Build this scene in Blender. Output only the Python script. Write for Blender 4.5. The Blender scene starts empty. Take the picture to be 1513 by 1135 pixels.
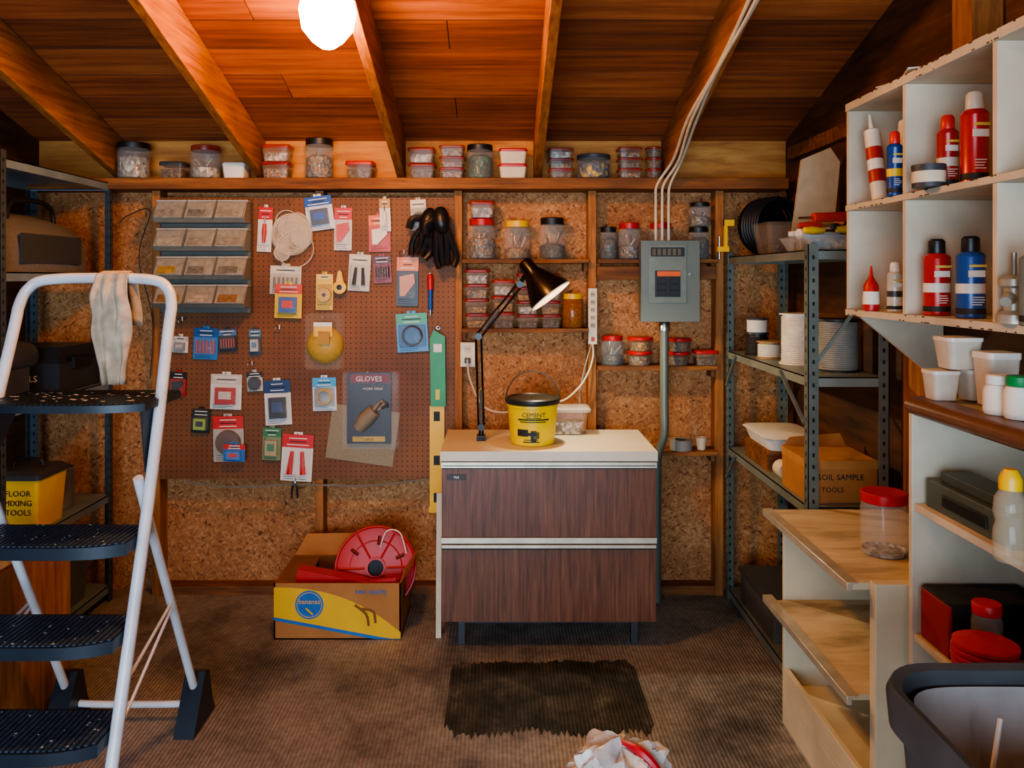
import bpy, math, random, bmesh
from mathutils import Vector, Matrix, noise as mn
random.seed(7)
R=random.random
def U(a,b): return a+(b-a)*R()
# ---------- survey: measured directions -> metres (camera height 1.58 m) ----------
F=1177.0; CX=740.0; CY=410.0; H=1.58
def sx(px,Y): return (px-CX)*Y/F
def sz(py,Y): return H+(CY-py)*Y/F
# ---------- materials ----------
def lin(c):
    c=c.lstrip('#'); o=[]
    for i in (0,2,4):
        v=int(c[i:i+2],16)/255.; o.append(v/12.92 if v<=.04045 else ((v+.055)/1.055)**2.4)
    return o
MC={}
def base(name):
    m=bpy.data.materials.new(name); m.use_nodes=True
    n=m.node_tree.nodes; l=m.node_tree.links
    return m,n,l,n['Principled BSDF']
def coords(n,l,scale=(1,1,1),rot=(0,0,0)):
    t=n.new('ShaderNodeTexCoord'); mp=n.new('ShaderNodeMapping')
    mp.inputs['Scale'].default_value=scale; mp.inputs['Rotation'].default_value=rot
    l.new(t.outputs['Object'],mp.inputs['Vector']); return mp.outputs['Vector']
def ramp(n,stops,interp='LINEAR'):
    r=n.new('ShaderNodeValToRGB'); r.color_ramp.interpolation=interp
    e=r.color_ramp.elements
    while len(e)<len(stops): e.new(.5)
    for i,(p,c) in enumerate(stops):
        e[i].position=p; e[i].color=(*c,1)
    return r
def pm(hexc,rough=.5,metal=0,var=.14,sc=14,bump=0,alpha=1,emit=0,stretch=(1,1,1),coat=0):
    key=('pm',hexc,rough,metal,var,sc,bump,alpha,emit,stretch,coat)
    if key in MC: return MC[key]
    m,n,l,b=base('paint_'+hexc.strip('#'))
    c=lin(hexc); v=coords(n,l,stretch)
    nz=n.new('ShaderNodeTexNoise'); nz.inputs['Scale'].default_value=sc; nz.inputs['Detail'].default_value=5
    l.new(v,nz.inputs['Vector'])
    r=ramp(n,[(.3,[x*(1-var) for x in c]),(.7,[min(1,x*(1+var)) for x in c])])
    l.new(nz.outputs['Fac'],r.inputs['Fac']); l.new(r.outputs['Color'],b.inputs['Base Color'])
    b.inputs['Roughness'].default_value=rough; b.inputs['Metallic'].default_value=metal
    b.inputs['Alpha'].default_value=alpha
    b.inputs['Coat Weight'].default_value=coat
    if emit:
        b.inputs['Emission Color'].default_value=(*c,1); b.inputs['Emission Strength'].default_value=emit
    if bump:
        bp=n.new('ShaderNodeBump'); bp.inputs['Strength'].default_value=bump; bp.inputs['Distance'].default_value=.003
        l.new(nz.outputs['Fac'],bp.inputs['Height']); l.new(bp.outputs['Normal'],b.inputs['Normal'])
    MC[key]=m; return m
def clear(hexc='#cfd2cc',alpha=.17,rough=.08): return pm(hexc,rough=rough,alpha=alpha,var=.05)
def wood(name,c1,c2,c3,stretch=(2,20,20),rough=.7,bump=.3,stain=.7,dist=.4):
    if name in MC: return MC[name]
    m,n,l,b=base(name)
    v=coords(n,l,stretch)
    nz=n.new('ShaderNodeTexNoise'); nz.inputs['Scale'].default_value=1.6; nz.inputs['Detail'].default_value=9
    nz.inputs['Roughness'].default_value=.62; nz.inputs['Distortion'].default_value=dist
    l.new(v,nz.inputs['Vector'])
    r=ramp(n,[(.28,lin(c1)),(.5,lin(c2)),(.72,lin(c3))]); l.new(nz.outputs['Fac'],r.inputs['Fac'])
    v2=coords(n,l,(1,1,1)); n2=n.new('ShaderNodeTexNoise'); n2.inputs['Scale'].default_value=2.2; n2.inputs['Detail'].default_value=4
    l.new(v2,n2.inputs['Vector'])
    r2=ramp(n,[(.35,(.5,.45,.4)),(.6,(1,1,1))]); l.new(n2.outputs['Fac'],r2.inputs['Fac'])
    mx=n.new('ShaderNodeMix'); mx.data_type='RGBA'; mx.blend_type='MULTIPLY'; mx.inputs[0].default_value=stain
    l.new(r.outputs['Color'],mx.inputs[6]); l.new(r2.outputs['Color'],mx.inputs[7])
    l.new(mx.outputs[2],b.inputs['Base Color'])
    b.inputs['Roughness'].default_value=rough
    bp=n.new('ShaderNodeBump'); bp.inputs['Strength'].default_value=bump; bp.inputs['Distance'].default_value=.004
    l.new(nz.outputs['Fac'],bp.inputs['Height']); l.new(bp.outputs['Normal'],b.inputs['Normal'])
    MC[name]=m; return m
def osb():
    m,n,l,b=base('osb_board')
    outs=[]
    for k,rt in enumerate([(0,.5,0),(0,-.75,0),(0,1.5,0)]):
        v=coords(n,l,(1,1,1),rt)
        nz=n.new('ShaderNodeTexNoise'); nz.inputs['Scale'].default_value=6; l.new(v,nz.inputs['Vector'])
        ad=n.new('ShaderNodeVectorMath'); ad.operation='MULTIPLY_ADD'
        l.new(nz.outputs['Color'],ad.inputs[0]); ad.inputs[1].default_value=(.05,.05,.05); l.new(v,ad.inputs[2])
        mu=n.new('ShaderNodeVectorMath'); mu.operation='MULTIPLY'; mu.inputs[1].default_value=(42,42,110)
        l.new(ad.outputs[0],mu.inputs[0])
        vo=n.new('ShaderNodeTexVoronoi'); vo.inputs['Scale'].default_value=1; l.new(mu.outputs[0],vo.inputs['Vector'])
        s=n.new('ShaderNodeSeparateColor'); l.new(vo.outputs['Color'],s.inputs[0])
        outs.append(s.outputs[k])
    nz=n.new('ShaderNodeTexNoise'); nz.inputs['Scale'].default_value=38; nz.inputs['Detail'].default_value=1
    l.new(coords(n,l),nz.inputs['Vector'])
    g1=n.new('ShaderNodeMath'); g1.operation='GREATER_THAN'; g1.inputs[1].default_value=.47; l.new(nz.outputs['Fac'],g1.inputs[0])
    g2=n.new('ShaderNodeMath'); g2.operation='GREATER_THAN'; g2.inputs[1].default_value=.57; l.new(nz.outputs['Fac'],g2.inputs[0])
    a=n.new('ShaderNodeMix'); l.new(g1.outputs[0],a.inputs[0]); l.new(outs[0],a.inputs[2]); l.new(outs[1],a.inputs[3])
    a2=n.new('ShaderNodeMix'); l.new(g2.outputs[0],a2.inputs[0]); l.new(a.outputs[0],a2.inputs[2]); l.new(outs[2],a2.inputs[3])
    r=ramp(n,[(0,lin('#6e4221')),(.08,lin('#a06a3a')),(.4,lin('#b47c49')),(.78,lin('#c08b57')),(1,lin('#d0a26e'))])
    l.new(a2.outputs[0],r.inputs['Fac'])
    n2=n.new('ShaderNodeTexNoise'); n2.inputs['Scale'].default_value=1.7; n2.inputs['Detail'].default_value=4; l.new(coords(n,l),n2.inputs['Vector'])
    r2=ramp(n,[(.36,(.6,.47,.38)),(.62,(1,1,1))]); l.new(n2.outputs['Fac'],r2.inputs['Fac'])
    mx=n.new('ShaderNodeMix'); mx.data_type='RGBA'; mx.blend_type='MULTIPLY'; mx.inputs[0].default_value=.75
    l.new(r.outputs['Color'],mx.inputs[6]); l.new(r2.outputs['Color'],mx.inputs[7]); l.new(mx.outputs[2],b.inputs['Base Color'])
    b.inputs['Roughness'].default_value=.75
    bp=n.new('ShaderNodeBump'); bp.inputs['Strength'].default_value=.2; bp.inputs['Distance'].default_value=.0012
    l.new(a2.outputs[0],bp.inputs['Height']); l.new(bp.outputs['Normal'],b.inputs['Normal'])
    return m
def pegmat():
    m,n,l,b=base('perforated_hardboard')
    t=n.new('ShaderNodeTexCoord'); s=n.new('ShaderNodeSeparateXYZ'); l.new(t.outputs['Object'],s.inputs[0])
    ds=[]
    for k in (0,2):
        a=n.new('ShaderNodeMath'); a.operation='MULTIPLY'; a.inputs[1].default_value=1/.0254; l.new(s.outputs[k],a.inputs[0])
        f=n.new('ShaderNodeMath'); f.operation='FRACT'; l.new(a.outputs[0],f.inputs[0])
        d=n.new('ShaderNodeMath'); d.operation='SUBTRACT'; d.inputs[1].default_value=.5; l.new(f.outputs[0],d.inputs[0])
        p=n.new('ShaderNodeMath'); p.operation='POWER'; p.inputs[1].default_value=2; l.new(d.outputs[0],p.inputs[0]); ds.append(p)
    ad=n.new('ShaderNodeMath'); l.new(ds[0].outputs[0],ad.inputs[0]); l.new(ds[1].outputs[0],ad.inputs[1])
    lt=n.new('ShaderNodeMath'); lt.operation='LESS_THAN'; lt.inputs[1].default_value=.019; l.new(ad.outputs[0],lt.inputs[0])
    nz=n.new('ShaderNodeTexNoise'); nz.inputs['Scale'].default_value=3; nz.inputs['Detail'].default_value=6; l.new(t.outputs['Object'],nz.inputs['Vector'])
    r=ramp(n,[(.3,lin('#673c1a')),(.7,lin('#885425'))]); l.new(nz.outputs['Fac'],r.inputs['Fac'])
    mx=n.new('ShaderNodeMix'); mx.data_type='RGBA'; l.new(lt.outputs[0],mx.inputs[0]); l.new(r.outputs['Color'],mx.inputs[6]); mx.inputs[7].default_value=(.012,.006,.004,1)
    l.new(mx.outputs[2],b.inputs['Base Color']); b.inputs['Roughness'].default_value=.6
    return m
def speck(name,cols,sc=60):
    m,n,l,b=base(name)
    vo=n.new('ShaderNodeTexVoronoi'); vo.inputs['Scale'].default_value=sc; l.new(coords(n,l),vo.inputs['Vector'])
    s=n.new('ShaderNodeSeparateColor'); l.new(vo.outputs['Color'],s.inputs[0])
    k=len(cols); r=ramp(n,[(i/k,lin(c)) for i,c in enumerate(cols)],'CONSTANT'); l.new(s.outputs[0],r.inputs['Fac'])
    l.new(r.outputs['Color'],b.inputs['Base Color']); b.inputs['Roughness'].default_value=.45; b.inputs['Metallic'].default_value=.2
    bp=n.new('ShaderNodeBump'); bp.inputs['Strength'].default_value=.8; bp.inputs['Distance'].default_value=.006
    l.new(vo.outputs['Distance'],bp.inputs['Height']); l.new(bp.outputs['Normal'],b.inputs['Normal'])
    return m
def ribbed(name,stops,nsc,base_rough,ribdepth):
    m,n,l,b=base(name)
    v=coords(n,l)
    wv=n.new('ShaderNodeTexWave'); wv.wave_type='BANDS'; wv.bands_direction='X'; wv.inputs['Scale'].default_value=22; wv.inputs['Distortion'].default_value=.12
    l.new(v,wv.inputs['Vector'])
    nz=n.new('ShaderNodeTexNoise'); nz.inputs['Scale'].default_value=nsc; nz.inputs['Detail'].default_value=12; nz.inputs['Roughness'].default_value=.68; l.new(v,nz.inputs['Vector'])
    r=ramp(n,[(p,lin(c)) for p,c in stops]); l.new(nz.outputs['Fac'],r.inputs['Fac'])
    n3=n.new('ShaderNodeTexNoise'); n3.inputs['Scale'].default_value=38; n3.inputs['Detail'].default_value=4; l.new(v,n3.inputs['Vector'])
    r4=ramp(n,[(.35,(.66,.65,.64)),(.6,(1,1,1))]); l.new(n3.outputs['Fac'],r4.inputs['Fac'])
    r3=ramp(n,[(.05,(ribdepth,)*3),(.5,(1,1,1))]); l.new(wv.outputs['Fac'],r3.inputs['Fac'])
    mx=n.new('ShaderNodeMix'); mx.data_type='RGBA'; mx.blend_type='MULTIPLY'; mx.inputs[0].default_value=.8
    l.new(r.outputs['Color'],mx.inputs[6]); l.new(r3.outputs['Color'],mx.inputs[7])
    m2=n.new('ShaderNodeMix'); m2.data_type='RGBA'; m2.blend_type='MULTIPLY'; m2.inputs[0].default_value=.8
    l.new(mx.outputs[2],m2.inputs[6]); l.new(r4.outputs['Color'],m2.inputs[7]); l.new(m2.outputs[2],b.inputs['Base Color'])
    b.inputs['Roughness'].default_value=base_rough
    bp=n.new('ShaderNodeBump'); bp.inputs['Strength'].default_value=.5; bp.inputs['Distance'].default_value=.004
    l.new(wv.outputs['Fac'],bp.inputs['Height']); l.new(bp.outputs['Normal'],b.inputs['Normal'])
    return m
# ---------- mesh builder ----------
def T(x,y,z): return Matrix.Translation((x,y,z))
def RX(a): return Matrix.Rotation(math.radians(a),4,'X')
def RY(a): return Matrix.Rotation(math.radians(a),4,'Y')
def RZ(a): return Matrix.Rotation(math.radians(a),4,'Z')
def spl(p,k=6):
    p=[Vector(q) for q in p]; o=[]
    for i in range(len(p)-1):
        a=p[max(i-1,0)];b=p[i];c=p[i+1];d=p[min(i+2,len(p)-1)]
        for j in range(k):
            t=j/k
            o.append(.5*((2*b)+(c-a)*t+(2*a-5*b+4*c-d)*t*t+(3*b-a-3*c+d)*t**3))
    o.append(p[-1]); return o
class B:
    def __init__(s,name,bevel=0):
        s.n=name;s.v=[];s.f=[];s.fm=[];s.mats=[];s.M=Matrix.Identity(4);s.bev=bevel
    def add(s,vs,fs,mat):
        if mat not in s.mats: s.mats.append(mat)
        k=s.mats.index(mat); o=len(s.v)
        s.v+= [s.M@Vector(p) for p in vs]
        for f in fs: s.f.append([i+o for i in f]); s.fm.append(k)
    def box(s,x0,x1,y0,y1,z0,z1,mat):
        s.add([(x,y,z) for z in (z0,z1) for y in (y0,y1) for x in (x0,x1)],
              [(0,2,3,1),(4,5,7,6),(0,1,5,4),(2,6,7,3),(0,4,6,2),(1,3,7,5)],mat)
    def prism(s,pts,ax,a,b,mat):
        def mk(p,t):
            return {'X':(t,p[0],p[1]),'Y':(p[0],t,p[1]),'Z':(p[0],p[1],t)}[ax]
        k=len(pts); vs=[mk(p,a) for p in pts]+[mk(p,b) for p in pts]
        fs=[tuple(range(k)),tuple(range(k,2*k))]+[(i,(i+1)%k,k+(i+1)%k,k+i) for i in range(k)]
        s.add(vs,fs,mat)
    def loft(s,secs,mat,cap=True,closed=True):
        k=len(secs[0]); vs=[p for q in secs for p in q]; fs=[]
        for i in range(len(secs)-1):
            for j in range(k if closed else k-1):
                fs.append((i*k+j,i*k+(j+1)%k,(i+1)*k+(j+1)%k,(i+1)*k+j))
        if cap: fs.append(tuple(range(k))); fs.append(tuple((len(secs)-1)*k+j for j in range(k)))
        s.add(vs,fs,mat)
    def lathe(s,prof,mat,c=(0,0,0),seg=24,M=None,cap=True):
        M=M or Matrix.Identity(4); C=T(*c)@M; secs=[]
        for r,z in prof:
            secs.append([C@Vector((max(r,1e-4)*math.cos(2*math.pi*j/seg),max(r,1e-4)*math.sin(2*math.pi*j/seg),z)) for j in range(seg)])
        s.loft(secs,mat,cap)
    def rrect(s,prof,mat,c=(0,0,0),M=None,cap=True,k=4):
        M=M or Matrix.Identity(4); C=T(*c)@M; secs=[]
        for hx,hy,cr,z in prof:
            q=[]
            for (a,sxn,syn) in ((0,1,1),(90,-1,1),(180,-1,-1),(270,1,-1)):
                for j in range(k+1):
                    t=math.radians(a+90*j/k)
                    q.append(C@Vector((sxn*(hx-cr)+cr*math.cos(t),syn*(hy-cr)+cr*math.sin(t),z)))
            secs.append(q)
        s.loft(secs,mat,cap)
    def tube(s,pts,r,mat,seg=8,closed=False):
        pts=[Vector(p) for p in pts]; k=len(pts); rs=r if isinstance(r,(list,tuple)) else [r]*k
        up=None; secs=[]
        for i,p in enumerate(pts):
            if closed: d=pts[(i+1)%k]-pts[i-1]
            else: d=pts[min(i+1,k-1)]-pts[max(i-1,0)]
            if d.length<1e-9: d=Vector((0,0,1))
            d.normalize()
            if up is None: up=d.orthogonal().normalized()
            up=up-d*up.dot(d)
            if up.length<1e-6: up=d.orthogonal()
            up.normalize(); w=d.cross(up)
            secs.append([p+(up*math.cos(2*math.pi*j/seg)+w*math.sin(2*math.pi*j/seg))*rs[i] for j in range(seg)])
        if closed: secs.append(secs[0]); s.loft(secs,mat,False)
        else: s.loft(secs,mat,True)
    def cyl(s,p0,p1,r0,mat,r1=None,seg=16): s.tube([p0,p1],[r0,r0 if r1 is None else r1],mat,seg)
    def ring(s,c,R0,r,mat,M=None,seg=24):
        M=T(*c)@(M or Matrix.Identity(4))
        s.tube([M@Vector((R0*math.cos(2*math.pi*j/seg),R0*math.sin(2*math.pi*j/seg),0)) for j in range(seg)],r,mat,6,True)
    def text(s,body,size,M,mat):
        cu=bpy.data.curves.new('t','FONT'); cu.body=body; cu.size=size; cu.align_x='CENTER'; cu.extrude=.0004; cu.resolution_u=2
        ob=bpy.data.objects.new('t',cu); me=ob.to_mesh()
        MM=M@RX(90)
        s.add([MM@v.co for v in me.vertices],[tuple(p.vertices) for p in me.polygons],mat)
        ob.to_mesh_clear(); bpy.data.objects.remove(ob); bpy.data.curves.remove(cu)
    def done(s):
        xs=[v.x for v in s.v];ys=[v.y for v in s.v];zs=[v.z for v in s.v]
        o=Vector(((min(xs)+max(xs))/2,(min(ys)+max(ys))/2,min(zs)))
        me=bpy.data.meshes.new(s.n); me.from_pydata([v-o for v in s.v],[],s.f)
        for m in s.mats: me.materials.append(m)
        me.polygons.foreach_set('material_index',s.fm)
        bm=bmesh.new(); bm.from_mesh(me); bmesh.ops.recalc_face_normals(bm,faces=bm.faces); bm.to_mesh(me); bm.free()
        me.polygons.foreach_set('use_smooth',[True]*len(me.polygons))
        try: me.set_sharp_from_angle(angle=math.radians(38))
        except Exception: pass
        ob=bpy.data.objects.new(s.n,me); ob.location=o; bpy.context.scene.collection.objects.link(ob)
        if s.bev:
            b=ob.modifiers.new('bevel','BEVEL'); b.width=s.bev; b.segments=2; b.limit_method='ANGLE'; b.angle_limit=math.radians(40); b.harden_normals=False
        me.update(); return ob
# common materials
BLACK=pm('#141414',.45); DGREY=pm('#3a3d3f',.5); WHITE=pm('#e2ddd0',.5,var=.06); STEEL=pm('#b9bbb8',.3,1); RED=pm('#b81a16',.4); YEL=pm('#eebd0a',.4,var=.06)
BLUE=pm('#1c4f9c',.45); GREEN=pm('#1d8a45',.45); ORG=pm('#e2641a',.45); CREAM=pm('#d4c6a8',.55,var=.08); PAPER=pm('#e6dfcc',.7,var=.05)
CLEAR=clear(); CLEAR2=clear('#cdb196',.20,.12); REDCLR=pm('#a5291f',.3,alpha=.62)
PAINTW=pm('#c9bda4',.6,var=.18,sc=5,bump=.15)
LUM=wood('stud_lumber','#6e3f1c','#a86a30','#c48a48',(22,22,1.8))
LUMX=wood('plank_lumber','#4c2811','#84501f','#a86d32',(1.8,22,22))
RAF=wood('rafter_lumber','#7c4520','#aa6a30','#c58343',(26,1.8,26))
DECKS=[wood('roof_deck_a','#6c341a','#9a5128','#b46a36',(1.1,22,22),stain=.45,dist=.15),wood('roof_deck_b','#7e4220','#aa5e30','#c2783e',(1.1,20,20),stain=.45,dist=.15),wood('roof_deck_c','#5a2b13','#864721','#a05a2b',(1.1,24,24),stain=.45,dist=.15)]
DARKW=wood('side_wall_board','#38200f','#583317','#744621',(16,2,16))
# ---------- ROOM ----------
YW=4.04; XL=-2.35; XR=1.45; YF=-2.4; YR=.9
def deck(Y): return 2.26+.297*(4.10-Y) if Y>=YR else 2.26+.297*(4.10-YR)-.297*(YR-Y)
FL=ribbed('ribbed_rubber_floor',[(.28,'#3c3a38'),(.40,'#6e6b66'),(.50,'#95918a'),(.62,'#aba69e'),(.8,'#c6c1b8')],1.9,.45,.62)
b=B('floor'); b.box(XL-.1,XR+.1,YF,YW+.12,-.08,0,FL); b.done()
b=B('wall_back'); b.box(XL,XR,YW,YW+.012,0,2.01,osb()); b.box(XL-.1,XR+.1,YW+.012,YW+.1,-.001,2.0,DARKW); b.done()
b=B('trim_1')
BLK=wood('blocking_lumber','#a05f28','#c9843c','#dba052',(2,16,16),stain=.3)
b.box(XL,XR,4.055,4.10,2.0,2.32,BLK); b.done()
for nm,x0,x1 in (('wall_left',XL-.1,XL),('wall_right',XR,XR+.1)):
    b=B(nm); b.prism([(YF,0),(YW+.1,0),(YW+.1,deck(YW+.1)),(YR,deck(YR)),(YF,deck(YF))],'X',x0,x1,DARKW); b.done()
b=B('trim_2')
for Y in (3.35,2.7,2.05,1.4,.7,0,-.7,-1.4):
    b.box(XL,XL+.03,Y,Y+.04,0,deck(Y)-.02,LUM)
b.done()
b=B('trim_3')
b.box(XR-.005,XR,2.66,2.86,0,2.1,LUM)
b.box(XR-.09,XR,2.30,2.40,2.2,deck(2.35)-.21,LUM)
b.box(XR-.03,XR,2.2,3.95,2.16,2.22,LUMX)
b.done()
b=B('wall_front')
b.box(XL,XR,YF-.1,YF,2.25,2.32,DARKW); b.done()
b=B('ceiling')
SEAM=pm('#1a0d06',.9)
def plankrow(Ya,Yb,i):
    za,zb=deck(Ya+1e-4),deck(Yb-1e-4); g=.004
    for x0,x1,k in ((XL-.1,-.95+.37*(i%3),i),(-.95+.37*(i%3)+.004,XR+.1,i*2+1)):
        b.prism([(Ya+g,za),(Yb-g,zb),(Yb-g-.004,zb-.0),(Yb-g,zb+.02),(Ya+g,za+.02)],'X',x0,x1,DECKS[k%3])
    b.prism([(Ya-.0045,za+.0005),(Ya+.0045,za+.0005),(Ya+.0045,za+.006),(Ya-.0045,za+.006)],'X',XL-.1,XR+.1,SEAM)
Y=4.2; i=0
while Y>YR+.01:
    Yb=max(Y-.19,YR); plankrow(Yb,Y,i); Y=Yb; i+=1
while Y>YF-.1:
    Yb=Y-.19; plankrow(Yb,Y,i); Y=Yb; i+=1
b.prism([(YF-.3,deck(YF-.3)+.03),(YR,deck(YR)+.03),(4.25,deck(4.25)+.03),(4.25,deck(4.25)+.06),(YR,deck(YR)+.06),(YF-.3,deck(YF-.3)+.06)],'X',XL-.1,XR+.1,BLACK)
b.done()
for x in (-1.93,-1.215,-.503,.185,.835):
    b=B('rafter',.003)
    D=.2
    b.prism([(YR,deck(YR)-.002),(4.05,deck(4.05)-.002),(4.05,deck(4.05)-D),(3.93,deck(3.93)-D),(YR,deck(YR)-D)],'X',x-.02,x+.02,RAF)
    b.prism([(YR-.001,deck(YR)-.002),(YR-.001,deck(YR)-D),(YF,deck(YF)-D),(YF,deck(YF)-.002)],'X',x-.02,x+.02,RAF)
    b.done()
b=B('trim_4',.003); b.box(XL,1.40,3.87,YW+.01,2.01,2.065,LUMX); b.done()
for i,x in enumerate((-1.71,-.90,-.212,.453,1.085)):
    b=B('wall_stud',.002); b.box(x-.02,x+.02,3.95,YW,0,2.01,LUM); b.done()
b=B('baseboard_back')
for a,c in ((-1.69,-.92),(-.88,-.232),(-.192,.433),(.473,1.065)): b.box(a,c,3.96,YW,0,.045,LUMX)
b.done()
# ---------- pegboard ----------
b=B('pegboard'); b.box(sx(236,3.944),sx(672,3.944),3.943,3.949,sz(708,3.944),sz(292,3.944),pegmat()); b.done()
def shelfboard(x0,x1,z,name='wall_ledge_board'):
    b=B(name,.0015); b.box(x0,x1,3.90,YW-.001,z-.02,z,LUMX); b.box(x0,x0+.02,3.955,YW-.001,z-.06,z-.02,LUMX); b.box(x1-.02,x1,3.955,YW-.001,z-.06,z-.02,LUMX); b.done()
shelfboard(-.19,.431,1.67); shelfboard(-.19,.431,1.33)
shelfboard(.475,1.063,1.67); shelfboard(.475,1.063,1.145); shelfboard(.475,1.063,.725)
b=B('wood_cleat',.002); b.box(.475,1.063,3.93,3.96,1.57,1.635,LUMX); b.done()
# ---------- metal shelf units ----------
def metal_shelf(name,x0,x1,y0,y1,zs,top,m,mp):
    b=B(name)
    t=.003;w=.038
    for (x,y,dx,dy) in ((x0,y0,1,1),(x1,y0,-1,1),(x0,y1,1,-1),(x1,y1,-1,-1)):
        b.box(min(x,x+dx*w),max(x,x+dx*w),min(y,y+dy*t),max(y,y+dy*t),0,top,mp)
        b.box(min(x,x+dx*t),max(x,x+dx*t),min(y,y+dy*w),max(y,y+dy*w),0,top,mp)
        z=.05; o=.0006
        while z<top-.03:
            xa,xb=sorted((x+dx*.015,x+dx*.024)); ya,yb=sorted((y-dy*o,y+dy*(t+o)))
            b.box(xa,xb,ya,yb,z,z+.014,BLACK)
            xa,xb=sorted((x-dx*o,x+dx*(t+o))); ya,yb=sorted((y+dy*.015,y+dy*.024))
            b.box(xa,xb,ya,yb,z,z+.014,BLACK)
            z+=.042
    for z in zs:
        b.box(x0+.004,x1-.004,y0+.004,y1-.004,z-.004,z,m)
        b.box(x0+.004,x0+.007,y0+.004,y1-.004,z-.035,z,m); b.box(x1-.007,x1-.004,y0+.004,y1-.004,z-.035,z,m)
        b.box(x0+.004,x1-.004,y0+.004,y0+.007,z-.035,z,m); b.box(x0+.004,x1-.004,y1-.007,y1-.004,z-.035,z,m)
    return b
GSH=pm('#7f867b',.42,.2,var=.2,sc=6); GPO=pm('#6d756b',.42,.3,var=.15)
b=metal_shelf('metal_shelving_unit',1.107,1.40,2.87,3.92,[.06,.75,1.22,1.68],1.70,GSH,GPO)
for (p,q) in (((1.112,2.90,1.22),(1.38,2.875,1.60)),((1.105,2.9,1.05),(1.105,3.15,1.21)),((1.105,3.9,.6),(1.105,3.75,.74)),((1.105,3.9,1.05),(1.105,3.75,1.21))):
    b.tube([Vector(p),Vector(q)],.008,GPO,4)
b.done()
BSH=pm('#7a8f9d',.35,.2,var=.2,sc=6); BPO=pm('#4a555c',.4,.3)
b=metal_shelf('metal_shelving_unit',-2.31,-1.905,3.03,3.91,[.08,.52,1.07,1.60,2.04],2.07,BSH,BPO); b.done()
# ---------- lateral file cabinet ----------
x0,x1=-.253,.661; yf,yb=3.38,3.86
WG=wood('walnut_laminate','#4a2918','#6d422a','#835639',(60,60,3),rough=.42,bump=.05,stain=.15)
OFFW=pm('#d9d0b8',.4,var=.08,sc=4); ALU=pm('#cfc7b0',.35,.5)
b=B('file_cabinet',.002)
b.box(x0+.004,x1-.004,yf+.03,yb,.118,.80,OFFW)
b.box(x0-.004,x1+.004,yf-.004,yb+.004,.80,.842,OFFW)
for z0,z1 in ((.118,.425),(.478,.768)): b.box(x0+.002,x1-.002,yf,yf+.03,z0,z1,WG)
b.box(x0,x1,yf-.006,yf+.03,.772,.796,ALU); b.box(x0+.002,x1-.002,yf+.006,yf+.03,.766,.774,DGREY); b.box(x0+.006,x1-.006,yf-.008,yf-.005,.780,.783,DGREY)
b.box(x0,x1,yf-.006,yf+.03,.452,.476,ALU); b.box(x0+.004,x1-.004,yf-.012,yf,.434,.447,ALU); b.box(x0+.002,x1-.002,yf+.006,yf+.03,.425,.452,DGREY)
b.box(x0+.025,x0+.105,yf-.003,yf,.722,.745,pm('#2a1a12',.4)); b.text('FILE',.013,T(x0+.065,yf-.0035,.728),ALU)
for x in (x0+.07,x1-.1):
    for y in (yf+.05,yb-.08): b.box(x,x+.028,y,y+.028,.0,.118,DGREY)
b.box(x0+.07,x1-.1,yf+.055,yf+.07,.09,.118,DGREY)
b.done()
b=B('leaning_white_board'); b.prism([(3.49,0),(3.51,0),(3.56,.62),(3.54,.62)],'X',-.285,-.262,PAINTW); b.done()
# ---------- jars & tubs ----------
CONT=[speck('screws_mix',['#7d7f7c','#5a5b58','#a59470','#37383a','#98641f'],90),speck('dark_hardware',['#232323','#4b4a48','#6d5a3e','#30383c'],80),
      speck('green_bits',['#1c4a3a','#2b6b52','#123028','#3d3f3c'],70),speck('blue_yellow_bits',['#1e3c63','#c8a02c','#27303a','#5f6468'],60),
      speck('brass_bits',['#a57b33','#7d5a24','#bd8f4c','#5b5248'],90),speck('white_bits',['#a9a394','#8d8779','#c6c0b1','#6d675a'],60)]
def jar(px,base_z,Y,wpx,h,lid,cont=0,fill=.6,name='screw_top_jar',glass=None,neck=.82):
    r=wpx/2*Y/F; x=sx(px,Y); b=B(name); g=glass or CLEAR
    b.lathe([(r*.9,0),(r,.008),(r,h*.72),(r*neck,h*.83),(r*neck,h*.86)],g,(x,Y,base_z))
    b.lathe([(r*(neck+.04),h*.84),(r*(neck+.05),h*.86),(r*(neck+.05),h*.985),(r*neck,h)],lid,(x,Y,base_z),28)
    rc=r*.93; hf=h*.72*fill
    b.lathe([(rc*.93,.006),(rc,.014),(rc,hf*.9),(rc*.6,hf*1.06),(rc*.1,hf)],CONT[cont],(x,Y,base_z),16)
    if fill>.3:
        for k in range(6):
            a=U(0,6.28); b.tube([(x+math.cos(a)*rc*.4,Y+math.sin(a)*rc*.4,base_z+.02),(x+math.cos(a+2)*rc*.8,Y+math.sin(a+2)*rc*.7,base_z+h*U(.5,.7))],.003,random.choice([STEEL,DGREY,CREAM]),6)
    return b.done()
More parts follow.
